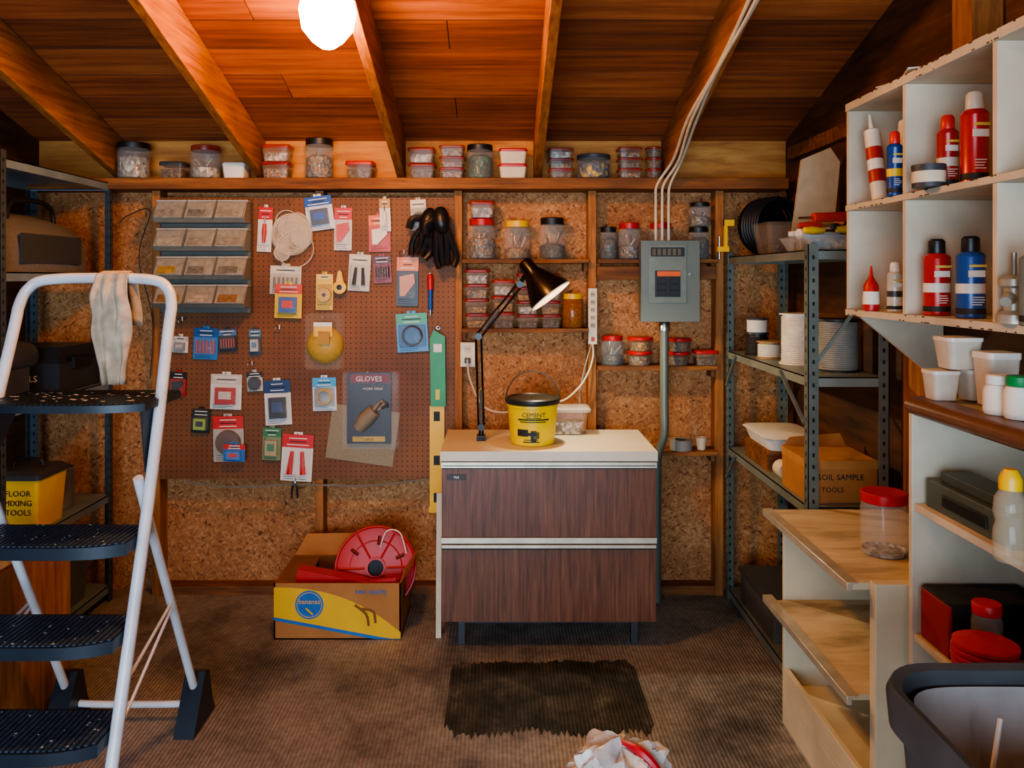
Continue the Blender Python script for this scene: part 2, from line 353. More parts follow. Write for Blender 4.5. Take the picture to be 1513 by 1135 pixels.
def tubs(px,base_z,Y,wpx,h,n,lid=RED,cont=None,name='plastic_food_tub',body=None,rnd=False):
    r=wpx/2*Y/F; x=sx(px,Y); b=B(name if n==1 else name+'_stack')
    for i in range(n):
        z=base_z+i*h/n; hh=h/n; c=cont if cont is not None else random.choice([0,1,4,5]); j=U(-.003,.003)
        if i and R()<.5: c=random.choice([0,1,4,5])
        hy=min(r,.055); bd=body or CLEAR2
        if rnd: b.lathe([(r*.82,0),(r*.94,hh*.8)],bd,(x+j,Y,z)); b.lathe([(r*.98,hh*.76),(r,hh*.79),(r,hh*.93),(r*.9,hh*.985)],lid,(x+j,Y,z)); b.lathe([(r*.78,.003),(r*.86,hh*.62)],CONT[c],(x+j,Y,z))
        else:
            b.rrect([(r*.84,hy*.84,.012,0),(r*.96,hy*.96,.014,hh*.8)],bd,(x+j,Y,z)); b.rrect([(r*.98,hy*.98,.016,hh*.77),(r,hy,.018,hh*.8),(r,hy,.018,hh*.92),(r*.93,hy*.93,.016,hh*.985)],lid,(x+j,Y,z))
            b.rrect([(r*.79,hy*.79,.01,.003),(r*.87,hy*.87,.012,hh*U(.4,.62))],CONT[c],(x+j,Y,z))
    return b.done()
zt=2.0655; YT=3.955
jar(198,zt,YT,46,.18,BLACK,5,.9,neck=.95)
tubs(258,zt,YT,36,.085,1,DGREY,1)
jar(304,zt,YT,44,.165,REDCLR,5,.5,neck=.9)
tubs(350,zt,YT,34,.08,1,WHITE,5,body=WHITE)
tubs(411,zt,YT,42,.17,2,REDCLR,0)
jar(472,zt,YT,42,.20,BLACK,0,.8,neck=.9)
tubs(534,zt,YT,42,.088,1,RED,1)
tubs(624,zt,YT,40,.155,2,REDCLR,1)
tubs(668,zt,YT,38,.165,3,REDCLR,0)
jar(709,zt,YT,39,.17,BLACK,2,.95,neck=.92)
tubs(758,zt,YT,42,.15,2,RED,5,body=CREAM)
tubs(828,zt,YT,38,.15,3,REDCLR,1)
jar(877,zt,YT,50,.12,DGREY,3,.95,neck=.94)
tubs(930,zt,YT,36,.155,3,REDCLR,0)
tubs(966,zt,YT,26,.16,3,REDCLR,1,rnd=True)
Y2=3.965
jar(712,1.6705,Y2,42,.20,RED,0,.75)
jar(764,1.6705,Y2,40,.19,YEL,4,.4)
jar(816,1.6705,Y2,40,.205,BLACK,1,.5)
tubs(712,1.874,Y2,38,.085,1,REDCLR,5)
tubs(705,1.3305,Y2,36,.29,4,REDCLR); tubs(744,1.3305,Y2,34,.24,3,REDCLR); tubs(779,1.3305,Y2,33,.27,4,REDCLR); tubs(813,1.3305,Y2,30,.27,4,REDCLR,1)
jar(846,1.3305,Y2,32,.17,YEL,4,.9,glass=clear('#b3641d',.6))
jar(899,1.6705,Y2,26,.16,BLACK,1,.9); jar(930,1.6705,Y2,34,.18,RED,0,.5); jar(976,1.6705,Y2,36,.18,RED,1,.6)
jar(1032,1.6705,Y2,32,.16,BLACK,1,.9); jar(1034,1.8315,Y2,32,.12,BLACK,0,.6)
jar(905,1.1455,Y2,34,.145,RED,1,.5); tubs(945,1.1455,Y2,38,.14,2,RED,rnd=True); tubs(1003,1.1455,Y2,36,.135,2,RED,rnd=True); tubs(1042,1.1455,Y2,34,.075,1,RED,1)
b=B('tape_roll'); b.lathe([(.03,0),(.055,0),(.055,.05),(.03,.05)],pm('#8d8a80',.6),(sx(1006,3.96),3.96,.7255),cap=False); b.lathe([(.03,0),(.03,.05)],DGREY,(sx(1006,3.96),3.96,.7255),cap=False); b.done()
b=B('small_hardware_cup'); b.lathe([(.02,0),(.028,.06),(.026,.06),(.018,.004)],CREAM,(sx(1036,3.96),3.96,.7255)); b.done()
# ---------- tilt bin organiser ----------
b=B('tilt_bin_organizer',.002)
G1=pm('#7f8078',.5); xa,xb=sx(238,3.9),sx(366,3.86)
zT,zB=sz(297,3.88),sz(463,3.85)
hrow=(zT-zB)/4
b.box(xa,xb,3.90,3.942,zB,zT,pm('#66675f',.55))
for i in range(4):
    zt_=zT-i*hrow; zb_=zt_-hrow*.80
    b.prism([(3.90,zt_),(3.855,zt_),(3.80,zb_+.02),(3.82,zb_),(3.90,zb_)],'X',xa,xb,G1)
    w=(xb-xa)/3
    for k in range(3):
        c=random.choice(['#a98c48','#7f7c70','#8c897c','#8a6a48','#74756c','#a39f90'])
        b.prism([(3.857,zt_-.010),(3.849,zt_-.010),(3.793,zb_+.024),(3.80,zb_+.018)],'X',xa+k*w+.006,xa+(k+1)*w-.006,pm('#979588',.22,var=.2,sc=40))
        b.prism([(3.832,zt_-.045),(3.822,zt_-.045),(3.7935,zb_+.03),(3.801,zb_+.024)],'X',xa+k*w+.018,xa+(k+1)*w-U(.02,.05),pm(c,.4,var=.35,sc=50))
        if k: b.prism([(3.856,zt_),(3.85,zt_),(3.79,zb_+.022),(3.80,zb_+.018)],'X',xa+k*w-.004,xa+k*w+.004,pm('#67675f',.5))
    b.box(xa-.004,xb+.004,3.852,3.90,zt_-.008,zt_+.003,pm('#a3a298',.5))
b.done()
# ---------- hanging retail packs ----------
INK=pm('#22221f',.6)
def pack(name,x0,y0,x1,y1,basec,band,prod,kind='tool',rot=None,Y=3.93,band_f=.28):
    if rot is None: rot=U(-3.5,3.5)
    w=(x1-x0)*Y/F; h=(y1-y0)*Y/F; cx=sx((x0+x1)/2,Y); cz=sz((y0+y1)/2,Y)
    b=B(name); b.M=T(cx,Y,cz)@RY(rot)
    bs=pm(basec,.35,var=.06); bd=pm(band,.35,var=.06); pr=pm(prod,.35)
    b.box(-w/2,w/2,0,.002,-h/2,h/2,bs)
    b.box(-w*.14,w*.14,0,.002,h/2,h/2+.012,bs)
    b.box(-w/2,w/2,-.0012,0,h/2-h*band_f,h/2,bd)
    for k in range(3):
        z=h/2-h*band_f*(.3+.25*k); ww=w*U(.2,.4)
        b.box(-ww,ww,-.002,-.0012,z-.0022,z+.0022,WHITE if k%2==0 else INK)
    for k in range(3):
        z=-h/2+h*(.04+.045*k); b.box(-w*.42,w*U(0,.4),-.001,0,z,z+.0018,INK)
    zc=-h*.08
    if kind=='tool':
        b.tube([(0,-.012,h*.12),(0,-.012,-h*.05),(0,-.012,-h*.3)],[w*.13,w*.17,w*.12],pr,10); b.tube([(0,-.012,h*.12),(0,-.012,h*.3)],w*.05,STEEL,8)
    elif kind=='disc':
        b.lathe([(w*.12,0),(w*.4,0),(w*.42,.006),(w*.4,.016),(w*.12,.016)],pr,(0,-.002,zc),24,RX(90))
        b.lathe([(w*.12,.017),(w*.13,.004)],DGREY,(0,-.002,zc),16,RX(90))
    elif kind=='ring':
        for k in range(3): b.ring((0,-.006-.005*k,zc),w*.32-k*.002,.003,pr,RX(90))
    elif kind=='box':
        b.box(-w*.32,w*.32,-.02,-.001,-h*.34,h*.12,pr)
        b.box(-w*.2,w*.2,-.021,-.02,-h*.2,h*.02,bd)
    elif kind=='twin':
        for s_ in (-1,1): b.tube([(s_*w*.16,-.01,h*.14),(s_*w*.22,-.01,-h*.34)],[w*.06,w*.1],pr,8)
    elif kind=='blade':
        b.prism([(-w*.35,h*.1),(w*.3,h*.16),(w*.36,-h*.02),(-w*.1,-h*.3),(-w*.33,-h*.3)],'Y',-.012,-.002,pr)
    elif kind=='bits':
        for k in range(6):
            xx=-w*.35+k*w*.14; b.cyl((xx,-.006,-h*.3),(xx,-.006,h*.1),w*.04,pr,seg=8)
    hz=h*.30
    b.rrect([(w*.44,hz,.008,0),(w*.41,hz*.95,.008,.018),(w*.36,hz*.88,.008,.023)],clear('#eef2f2',.07,.04),(0,0,zc),RX(90))
    b.tube([(0,.012,h/2+.004),(0,-.02,h/2+.004),(0,-.024,h/2+.010)],.0018,STEEL,6)
    return b.done()
P=pack
P('screwdriver_blister_pack',381,306,402,372,'#e8e2d4','#c4201c','#c4201c')
P('drill_bit_blister_pack',452,290,492,340,'#d9e0ea','#1f55a8','#3d4a5c','box',rot=-8,Y=3.925)
P('knife_blister_pack',494,307,520,370,'#d8cfc2','#c8281e','#d02a20','blade')
P('chisel_blister_pack',515,376,547,430,'#c8bfa6','#c8bfa6','#1c1c1c','twin')
P('putty_knife_blister_pack',545,318,577,372,'#c3371c','#e06a1c','#e8e0cc','blade')
P('brush_blister_pack',561,294,577,342,'#e6dfcb','#b38a3c','#f2eee0','tool',Y=3.915)
P('mini_tool_blister_pack',552,378,578,418,'#8b1f16','#501510','#20201e','bits')
P('hook_bag',607,295,630,340,'#a89f88','#cec4ac','#7b705a','ring')
P('washer_bag',399,393,445,435,'#c2bda8','#d9d0b8','#7b796e','bits')
P('tape_measure_blister_pack',406,420,446,470,'#e9c118','#d23a1c','#2f5fa5','box',Y=3.918)
P('masking_blister_pack',467,405,492,458,'#e6bf1a','#e6bf1a','#d2a312','disc',band_f=.15)
P('saw_blade_blister_pack',586,380,618,452,'#1f1d1c','#e0741c','#c9803c','blade')
P('tubing_coil_blister_pack',586,463,632,520,'#2f7fb5','#2a9460','#101010','ring')
P('picture_hook_pack',255,497,278,521,'#dcdace','#b0aca0','#8a8a88','box')
P('anchor_blister_pack',286,485,322,531,'#2f7ec0','#19549b','#b5402a','bits')
P('bit_blister_pack',323,487,350,520,'#23262c','#4d6f9a','#a5382a','bits')
P('hinge_blister_pack',368,487,386,525,'#38424a','#5b7f9a','#b8b8b0','box')
P('clamp_blister_pack',251,550,275,585,'#a41f1a','#1c1c1c','#222222','blade')
P('staple_blister_pack',311,553,357,605,'#e0dccf','#c9c0b0','#b42118','box')
P('bolt_blister_pack',365,550,388,578,'#c8c4b8','#202020','#2a2a2a','disc')
P('magnetic_pad_pack',391,562,430,628,'#dedbd0','#1f3b6a','#141414','box')
P('snap_hook_blister_pack',462,558,497,607,'#cfdade','#3aa0cc','#d8b04a','ring')
P('glue_blister_pack',283,605,310,640,'#1e2320','#2c2f2b','#93b03c','box')
P('brown_tape_blister_pack',315,615,360,682,'#b9ae9c','#c9322a','#5d3f28','disc')
P('drill_blister_pack',330,657,362,682,'#2a78c0','#c9322a','#2a78c0','box',Y=3.905)
P('sandpaper_pack',388,632,415,680,'#7d8f5a','#3a7a4a','#b39a68','box')
P('epoxy_blister_pack',416,642,462,711,'#e4dcce','#d0271e','#d0271e','twin')
b=B('plastic_ring_bundle')
RG_=pm('#dccfb8',.2,alpha=.6)
for k in range(16):
    px=U(415,455); py=U(322,380); rr=U(.028,.055)
    b.ring((sx(px,3.925),3.930-k*.002,sz(py,3.925)),rr,.0032,RG_,RX(90+U(-8,8)))
    if k%2==0: b.lathe([(rr,0),(rr,.002)],clear('#efe4cc',.3),(sx(px,3.925),3.930-k*.002,sz(py,3.925)),20,RX(90))
b.ring((sx(432,3.92),3.905,sz(345,3.92)),.095,.0035,RG_,RX(90)); b.ring((sx(432,3.92),3.9,sz(345,3.92)),.085,.003,RG_,RX(90)); b.ring((sx(438,3.92),3.895,sz(368,3.92)),.09,.003,RG_,RX(90))
b.lathe([(.10,0),(.10,.002)],clear('#efe4cc',.2),(sx(433,3.92),3.89,sz(348,3.92)),24,RX(90))
b.tube([(sx(430,3.94),3.9425,sz(302,3.94)),(sx(430,3.94),3.89,sz(302,3.94)),(sx(430,3.94),3.885,sz(298,3.94))],.002,STEEL,6); b.done()
b=B('chalk_line_reel'); b.M=T(sx(503,3.93),3.93,sz(420,3.93))
b.lathe([(.018,0),(.032,0),(.034,.006),(.032,.026),(.01,.028)],YEL,(0,.0,-.015),20,RX(90)); b.prism([(-.02,0),(.02,0),(.008,.065),(-.008,.065)],'Y',-.02,-.004,YEL)
b.lathe([(.008,.029),(.014,.028)],BLACK,(0,0,-.015),12,RX(90)); b.tube([(0,.012,.07),(0,-.02,.07)],.002,STEEL,6); b.done()
b=B('hanging_screwdriver'); X=sx(636,3.93)
b.tube([(X,3.925,sz(405,3.93)),(X,3.925,sz(412,3.93)),(X,3.925,sz(428,3.93))],[.01,.016,.014],RED,10); b.tube([(X,3.925,sz(428,3.93)),(X,3.925,sz(458,3.93))],.011,BLUE,10); b.cyl((X,3.925,sz(458,3.93)),(X,3.925,sz(466,3.93)),.004,STEEL); b.tube([(X,3.9425,sz(404,3.93)),(X,3.9,sz(404,3.93))],.002,STEEL,6); b.done()
b=B('dust_mask_pack'); X=sx(480,3.93); Z=sz(510,3.93)
b.lathe([(.092,0),(.09,.012),(.07,.035),(.04,.05),(.0,.054)],pm('#c29a2c',.5,bump=.3,sc=60),(X,3.938,Z),28,RX(90))
b.box(X-.045,X+.045,3.885,3.888,Z+.045,Z+.115,YEL); b.box(X-.045,X+.045,3.883,3.885,Z+.095,Z+.115,pm('#e8e6dc')); b.box(X-.02,X+.035,3.872,3.885,Z+.01,Z+.07,pm('#b8860f'))
b.rrect([(.095,.14,.02,0),(.09,.135,.02,.055)],clear('#f2ecd0',.05,.08),(X,3.939,Z+.02),RX(90)); b.tube([(X,3.9425,Z+.14),(X,3.88,Z+.14)],.002,STEEL,6); b.done()
b=B('sanding_sheet'); b.M=T(sx(538,3.938),3.938,sz(645,3.938))@RY(8); b.box(-.175,.16,0,.003,-.13,.14,pm('#94896f',.85,bump=.5,sc=120)); b.done()
b=B('work_glove_package'); b.M=T(sx(545,3.92),3.92,sz(603,3.92))
b.box(-.108,.108,0,.003,-.175,.175,pm('#1b1a1b',.4)); b.box(-.09,.1,-.002,0,.125,.165,pm('#7a1a22')); b.text('GLOVES',.036,T(.0,-.003,.132),WHITE)
b.box(-.03,.1,-.002,0,.085,.115,DGREY); b.text('WORK WEAR',.016,T(.02,-.003,.09),WHITE)
GL=pm('#8a7c62',.7); GK=pm('#2b2a2a',.6)
b.tube([(-.05,-.012,-.10),(-.01,-.016,-.05),(.03,-.016,-.01)],[.03,.042,.035],GL,10)
for k in range(4): b.tube([(.01+.018*k,-.014,-.03+.012*k),(.05+.014*k,-.016,.02+.012*k-k*k*.004),(.07+.008*k,-.016,.04-.012*k)],[.012,.011,.008],GK if k%2 else GL,8)
b.box(-.08,.08,-.002,0,-.165,-.14,pm('#c8a23a')); b.text('LARGE',.016,T(0,-.0025,-.16),INK)
b.rrect([(.14,.19,.015,0),(.135,.185,.015,.03)],clear('#e9ebf0',.05,.08),(0.01,.004,-.01),RX(90)); b.tube([(0,.022,.18),(0,-.03,.18)],.002,STEEL,6); b.done()
b=B('rubber_work_gloves'); BG=pm('#17161a',.38,bump=.3,sc=40)
for g,(gx,gz,rt) in enumerate(((628,345,16),(655,345,-6))):
    b.M=T(sx(gx,3.9),3.9-.03*g,sz(gz,3.9))@RY(rt)
    b.tube(spl([(0,.0,.12),(0,-.01,.09),(0,-.02,.04),(0,-.01,0)]),[ .022+.020*math.sin(i/18*3.1) for i in range(19)],BG,12)
    for k in range(4):
        xx=-.038+.026*k; dl=.045*g
        b.tube(spl([(xx*.6,-.01,.02),(xx+U(-.006,.006),-.02,-.03),(xx*1.15+U(-.01,.01),-.012,-.075-dl),(xx*.9,-.02,-.105-dl-abs(k-1.5)*.012)],4),.0145,BG,8)
    b.tube(spl([(-.03,-.01,.07),(-.075,-.02,.05),(-.08,-.02,.0)],4),.017,BG,8)
b.M=Matrix.Identity(4); b.tube([(sx(645,3.94),3.9425,sz(312,3.94)),(sx(645,3.94),3.86,sz(312,3.94))],.003,STEEL,6); b.done()
b=B('hanging_level'); xa,xb=sx(635,3.93),sx(659,3.93)
b.box(xa,xb-.008,3.925,3.94,sz(757,3.93),sz(600,3.93),YEL); b.box(xa-.004,xb-.004,3.922,3.942,sz(757,3.93),sz(748,3.93),YEL)
for py in (615,680,735): b.box(xa+.02,xb-.03,3.9235,3.925,sz(py+7,3.93),sz(py-7,3.93),INK)
b.prism([(xa+.006,sz(600,3.93)),(xb,sz(600,3.93)),(xb-.004,sz(497,3.93)),(xa+.02,sz(487,3.93)),(xa+.002,sz(500,3.93))],'Y',3.915,3.935,pm('#128a3c',.4))
b.box(xa+.03,xb-.03,3.9135,3.915,sz(590,3.93),sz(575,3.93),pm('#d6c33a')); b.box(xa+.02,xb-.02,3.9135,3.915,sz(520,3.93),sz(508,3.93),WHITE)
b.ring((sx(647,3.9),3.92,sz(484,3.93)),.008,.002,STEEL,RX(90)); b.tube([(sx(647,3.9),3.9425,sz(482,3.93)),(sx(647,3.9),3.91,sz(482,3.93))],.002,STEEL,6); b.done()
b=B('pliers'); b.M=T(sx(436,3.94),3.93,sz(722,3.94))
for s_ in (-1,1): b.tube(spl([(s_*.004,0,.03),(s_*.012,0,.0),(s_*.014,0,-.045)],4),.005,BLACK,8); b.tube([(s_*.004,0,.03),(-s_*.006,0,.055)],[.006,.003],STEEL,8)
b.done()
for (px,py) in ((410,482),(592,372),(268,470),(370,535)):
    b=B('pegboard_hook'); X=sx(px,3.94);Z=sz(py,3.94); b.tube(spl([(X,3.9425,Z),(X,3.91,Z),(X,3.90,Z-.015),(X,3.905,Z-.03)],3),.0022,STEEL,6); b.tube([(X+.02,3.9425,Z),(X+.02,3.90,Z-.01),(X+.02,3.9,Z+.008)],.0022,STEEL,6); b.done()
b=B('loose_cable'); b.tube(spl([(sx(a,3.93),3.93,sz(c,3.93)) for a,c in ((275,712),(340,720),(440,716),(540,718),(630,708))]),.005,pm('#77746a'),6); b.done()
b=B('loose_cable'); b.tube(spl([(sx(a,3.93),3.93,sz(c,3.93)) for a,c in ((176,330),(190,318),(222,312),(205,380),(225,470),(222,560))]),.003,pm('#3a2f28'),6); b.done()
# ---------- electrical panel, conduit, cables ----------
PG=pm('#6b746a',.4,.2,var=.08,sc=3)
pxa,pxb=sx(945,3.84),sx(1031,3.84); pza,pzb=sz(475,3.84),sz(356,3.84)
b=B('electrical_panel',.003)
b.box(pxa+.006,pxb-.006,3.82,3.896,pza+.005,pzb-.005,PG)
b.box(pxa,pxb,3.80,3.822,pza,pzb,PG)
dx0,dx1,dz0,dz1=sx(958,3.8),sx(1014,3.8),sz(448,3.8),sz(362,3.8)
b.box(dx0,dx1,3.793,3.80,dz0,dz1,pm('#737c70',.4,.2)); b.box(dx0+.01,dx1-.01,3.790,3.793,dz1-.055,dz1-.012,pm('#22231f'))
for k in range(6): b.box(dx0+.018+k*.024,dx0+.034+k*.024,3.788,3.79,dz1-.05,dz1-.018,pm('#5f5a48'))
b.box(dx0+.03,dx1-.03,3.789,3.793,dz0+.03,dz0+.155,pm('#2a2d2b'))
b.box(dx0+.04,dx1-.03,3.787,3.789,dz0+.128,dz0+.152,ORG)
for k in (0,1):
    for j in (0,1,2): b.box(dx0+.04+k*.058,dx0+.085+k*.058,3.781,3.789,dz0+.036+j*.03,dz0+.06+j*.03,BLACK)
b.cyl((dx1+.014,3.80,(dz0+dz1)/2),(dx1+.014,3.79,(dz0+dz1)/2),.007,STEEL)
b.done()
b=B('conduit'); X=sx(982,3.85)
b.tube(spl([(X,3.86,pza+.0),(X,3.86,1.0),(X,3.86,.82),(X-.025,3.88,.72),(X-.03,3.885,.6),(X-.03,3.885,0.0)],6),.021,PG,14); b.lathe([(.028,0),(.028,.035),(.022,.045)],STEEL,(X,3.86,pza-.045),16); b.done()
CW=pm('#d4c4a6',.5)
for k,dx in enumerate((-.03,-.004,.022)):
    b=B('electrical_cable'); X=.785+dx*1.2
    pts=[(X,3.85,pzb-.002),(X,3.85,1.95),(X+.005,3.835,2.03)]
    for Y in (3.72,3.4,3.0,2.6,2.1,1.5,YR+.05): pts.append((.835+dx*.5-.01 + .012*math.sin(Y*5+k),Y,deck(Y)-.2-.009-.006*(k%2)-(.03 if Y==3.72 else 0)))
    b.tube(spl(pts,5),.0065,CW,8); b.done()
b=B('wall_outlet',.002); X=sx(691,3.94); Z=sz(524,3.94)
b.box(X-.036,X+.036,3.935,3.949,Z-.06,Z+.06,pm('#dccda6',.4))
for dz in (-.028,.028): b.rrect([(.017,.016,.006,0),(.016,.015,.006,.003)],pm('#cfc09a',.4),(X,3.935,Z+dz),RX(90)); b.box(X-.008,X-.005,3.931,3.933,Z+dz-.005,Z+dz+.006,BLACK); b.box(X+.005,X+.008,3.931,3.933,Z+dz-.005,Z+dz+.006,BLACK)
b.box(X-.014,X+.014,3.905,3.932,Z-.04,Z-.016,BLACK); b.done()
b=B('power_strip',.003); X=sx(875,3.94); za,zb=sz(508,3.94),sz(426,3.94)
b.box(X-.021,X+.021,3.915,3.949,za,zb,pm('#dccfae',.4))
for k in range(5):
    Z=zb-.03-k*.038; b.box(X-.011,X+.011,3.912,3.915,Z-.012,Z+.012,pm('#b4a888')); b.box(X-.006,X-.003,3.911,3.912,Z-.004,Z+.005,BLACK); b.box(X+.003,X+.006,3.911,3.912,Z-.004,Z+.005,BLACK)
b.box(X-.008,X+.008,3.909,3.915,za+.015,za+.035,RED); b.done()
b=B('power_cord'); Xo=sx(691,3.94)
b.tube(spl([(X,3.92,za),(X,3.9,za-.06),(X-.03,3.87,za-.14),(X-.08,3.85,za-.21),(X-.16,3.85,za-.27),(.2,3.855,1.0),(.05,3.86,.93),(-.08,3.87,.95),(-.15,3.89,1.08),(Xo,3.895,sz(530,3.94))],6),.0045,CW,8); b.done()
b=B('power_cord'); b.tube(spl([(X-.005,3.92,za+.0),(X-.04,3.88,za-.1),(X-.07,3.87,za-.25),(X-.06,3.88,za-.36),(X-.15,3.9,za-.40)],6),.004,pm('#8a8272'),6); b.done()
# ---------- desk lamp ----------
b=B('desk_lamp'); Yl=3.62; LB=pm('#1a120d',.28,.3)
bx=sx(711,Yl)
b.box(bx-.02,bx+.02,Yl-.03,Yl+.02,.843,.866,LB); b.cyl((bx,Yl,.862),(bx,Yl,.90),.012,LB)
p1=(bx,Yl,.90); p2=(sx(707,Yl),Yl,sz(497,Yl)); p3=(sx(768,Yl),Yl-.03,sz(420,Yl))
for dx in (-.012,.012):
    b.cyl((p1[0]+dx,Yl,p1[2]),(p2[0]+dx,Yl,p2[2]),.005,LB,seg=8)
    b.cyl((p2[0]+dx*.6,Yl,p2[2]+dx*-.8),(p3[0]+dx*.6,p3[1],p3[2]+dx*-.8),.005,LB,seg=8)
b.tube([(p1[0],Yl-.012,p1[2]+.02),(p1[0],Yl-.012,p1[2]+.17)],.006,STEEL,8)
for p in (p1,p2,p3): b.cyl((p[0],p[1]-.014,p[2]),(p[0],p[1]+.014,p[2]),.016,LB)
b.tube([(p2[0]+.02,p2[1]-.012,p2[2]+.03),(p2[0]+.09,p2[1]-.02,p2[2]+.12)],.006,STEEL,8)
ax=Vector((.60,-.16,-.78)).normalized(); ap=Vector((sx(773,Yl),Yl-.05,sz(386,Yl)))
q=Vector((0,0,1)).rotation_difference(ax).to_matrix().to_4x4()
SM=Matrix.Translation(ap)@q
b.M=SM
prof=[(.024,0),(.034,.012),(.036,.06),(.05,.085),(.075,.13),(.098,.175),(.106,.20)]
b.lathe([(.0,0.0)]+prof,LB,seg=32,cap=False)
b.lathe([(r-.003,z+.002) for r,z in prof[1:]],pm('#efeadf',.4),seg=32,cap=False)
b.ring((0,0,.2),.106,.003,pm('#efeadf',.4))
b.M=Matrix.Identity(4)
b.cyl(p3,tuple(ap+ax*.04),.010,LB)
lampob=b.done()
b=B('lamp_bulb'); b.M=SM; b.lathe([(.013,.06),(.016,.085),(.03,.115),(.033,.135),(.022,.158),(.0,.165)],pm('#ffd9a0',.5,emit=30),seg=16)
bulb=b.done(); bulb.parent=lampob; bulb.matrix_parent_inverse=Matrix.Translation(-lampob.location)
def light(name,typ,loc,power,col,**k):
    d=bpy.data.lights.new(name,typ); d.energy=power; d.color=col
    for a,v in k.items(): setattr(d,a,v)
    o=bpy.data.objects.new(name,d); o.location=loc; bpy.context.scene.collection.objects.link(o); return o
sp=light('desk_lamp_light','SPOT',tuple(ap+ax*.172),22,(1,.84,.6),spot_size=math.radians(125),spot_blend=.6,shadow_soft_size=.02)
sp.rotation_mode='QUATERNION'; sp.rotation_quaternion=Vector((0,0,-1)).rotation_difference(ax)
# ---------- yellow bucket and tray ----------
b=B('yellow_pail'); Yb=3.56; X=sx(787,Yb); z=.843
b.lathe([(.094,0),(.098,.004),(.112,.165),(.116,.167),(.116,.18)],pm('#f0cc10',.35,var=.05),(X,Yb,z),32)
b.lathe([(.119,.178),(.121,.182),(.121,.2),(.112,.205),(.108,.2)],pm('#2b2a24',.4),(X,Yb,z),32)
LBm=INK
def onpail(a,zz,w,h,mat,r0=.1):
    for k in range(int(w/.012)+1):
        t=a+(-w/2+k*.012)/r0; rr=.0985+(.0135)*(zz/.165)+.0012
        b.M=T(X+rr*math.sin(t),Yb-rr*math.cos(t),z+zz)@RZ(math.degrees(t)); b.box(-.0062,.0062,-.0004,.0006,-h/2,h/2,mat)
onpail(0,.118,.12,.006,LBm); onpail(0,.125,.05,.003,LBm); onpail(0,.108,.1,.004,LBm)
onpail(-.1,.02,.06,.004,LBm); onpail(-.1,.03,.05,.003,LBm); onpail(.0,.045,.012,.05,LBm); onpail(.0,.055,.036,.014,LBm); onpail(.12,.05,.012,.03,pm('#55511f')); onpail(-.45,.06,.04,.03,LBm)
b.M=T(X,Yb-.113,z+.131); b.text('CEMENT',.027,Matrix.Identity(4),LBm)
b.M=Matrix.Identity(4)
b.tube([(X+.121*math.cos(t),Yb+.03*math.sin(t),z+.185+.13*math.sin(t)) for t in [math.pi*i/20 for i in range(21)]],.0028,pm('#4b4438',.4,.8),6); b.done()
b=B('lidded_plastic_tray'); X=sx(818,3.76)
b.rrect([(.14,.045,.02,0),(.165,.055,.02,.11)],CLEAR2,(X,3.765,.843)); b.rrect([(.172,.06,.02,.108),(.174,.062,.02,.12),(.165,.056,.02,.13)],clear('#d8d4c6',.45),(X,3.765,.843)); b.rrect([(.13,.04,.02,.004),(.14,.045,.02,.06)],CONT[5],(X,3.765,.843)); b.done()
# ---------- cardboard box with reel ----------
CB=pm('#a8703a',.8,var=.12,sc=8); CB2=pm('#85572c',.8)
b=B('cardboard_produce_box'); xa,xb=-.99,-.437; ya,yb_=3.475,3.83; hh=.245; t=.006
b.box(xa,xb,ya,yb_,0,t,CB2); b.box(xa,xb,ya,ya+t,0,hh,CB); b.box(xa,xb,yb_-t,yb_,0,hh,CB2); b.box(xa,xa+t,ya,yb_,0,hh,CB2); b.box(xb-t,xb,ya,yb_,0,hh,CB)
cy=ya-.0012
yel=pm('#e0ae18',.6,var=.05); blu=pm('#1f66a8',.55)
n_=14
top=[(xa,hh*.93)]+[(xa+(xb-xa)*u,hh*(.93-.80*u**2.4)) for u in [i/n_ for i in range(1,n_+1)]]
bot=[(xa+(xb-xa)*u,max(.004,hh*(.40-.42*u))) for u in [i/n_ for i in range(n_+1)]]
b.loft([[Vector((p[0],cy+.0006,p[1])) for p in top],[Vector((p[0],cy+.0006,min(q[1],p[1]-.002))) for p,q in zip(top,bot)]],yel,False,False)
b.loft([[Vector((p[0],cy,p[1]*1.0)) for p in bot],[Vector((p[0],cy,max(p[1]-.014,.002))) for p in bot]],blu,False,False)
b.lathe([(.0001,0),(.062,0),(.062,.001)],blu,(xa+.155,cy,hh*.62),28,RX(90)); b.ring((xa+.155,cy-.0015,hh*.62),.054,.0014,yel,RX(90))
b.text('bananas',.030,T(xa+.155,cy-.0022,hh*.64),yel); b.tube([(xa+.14,cy-.002,hh*.56),(xa+.17,cy-.002,hh*.45)],.004,yel,6)
b.text('best quality',.03,T(xb-.13,cy-.001,hh*.82),blu)
b.tube(spl([(xb-.2,cy,hh*.62),(xb-.15,cy,hh*.45),(xb-.14,cy,hh*.25)],4),.006,CB2,6); b.tube(spl([(xb-.17,cy,hh*.55),(xb-.12,cy,hh*.5),(xb-.11,cy,hh*.3)],4),.006,CB2,6)
b.box(xb,xb+.001,ya+.1,ya+.2,hh*.5,hh*.72,pm('#3a2412'))
b.add([(xa,yb_,hh),(xb,yb_,hh),(xb-.02,yb_+.04,hh+.10),(xa+.05,yb_+.04,hh+.09)],[(0,1,2,3)],CB)
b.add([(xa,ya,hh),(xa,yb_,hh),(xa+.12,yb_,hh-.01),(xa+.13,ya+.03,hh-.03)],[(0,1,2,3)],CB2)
b.add([(xb,ya,hh),(xb,yb_,hh),(xb+.05,yb_-.02,hh+.08),(xb+.05,ya+.03,hh+.07)],[(0,1,2,3)],CB)
b.done()
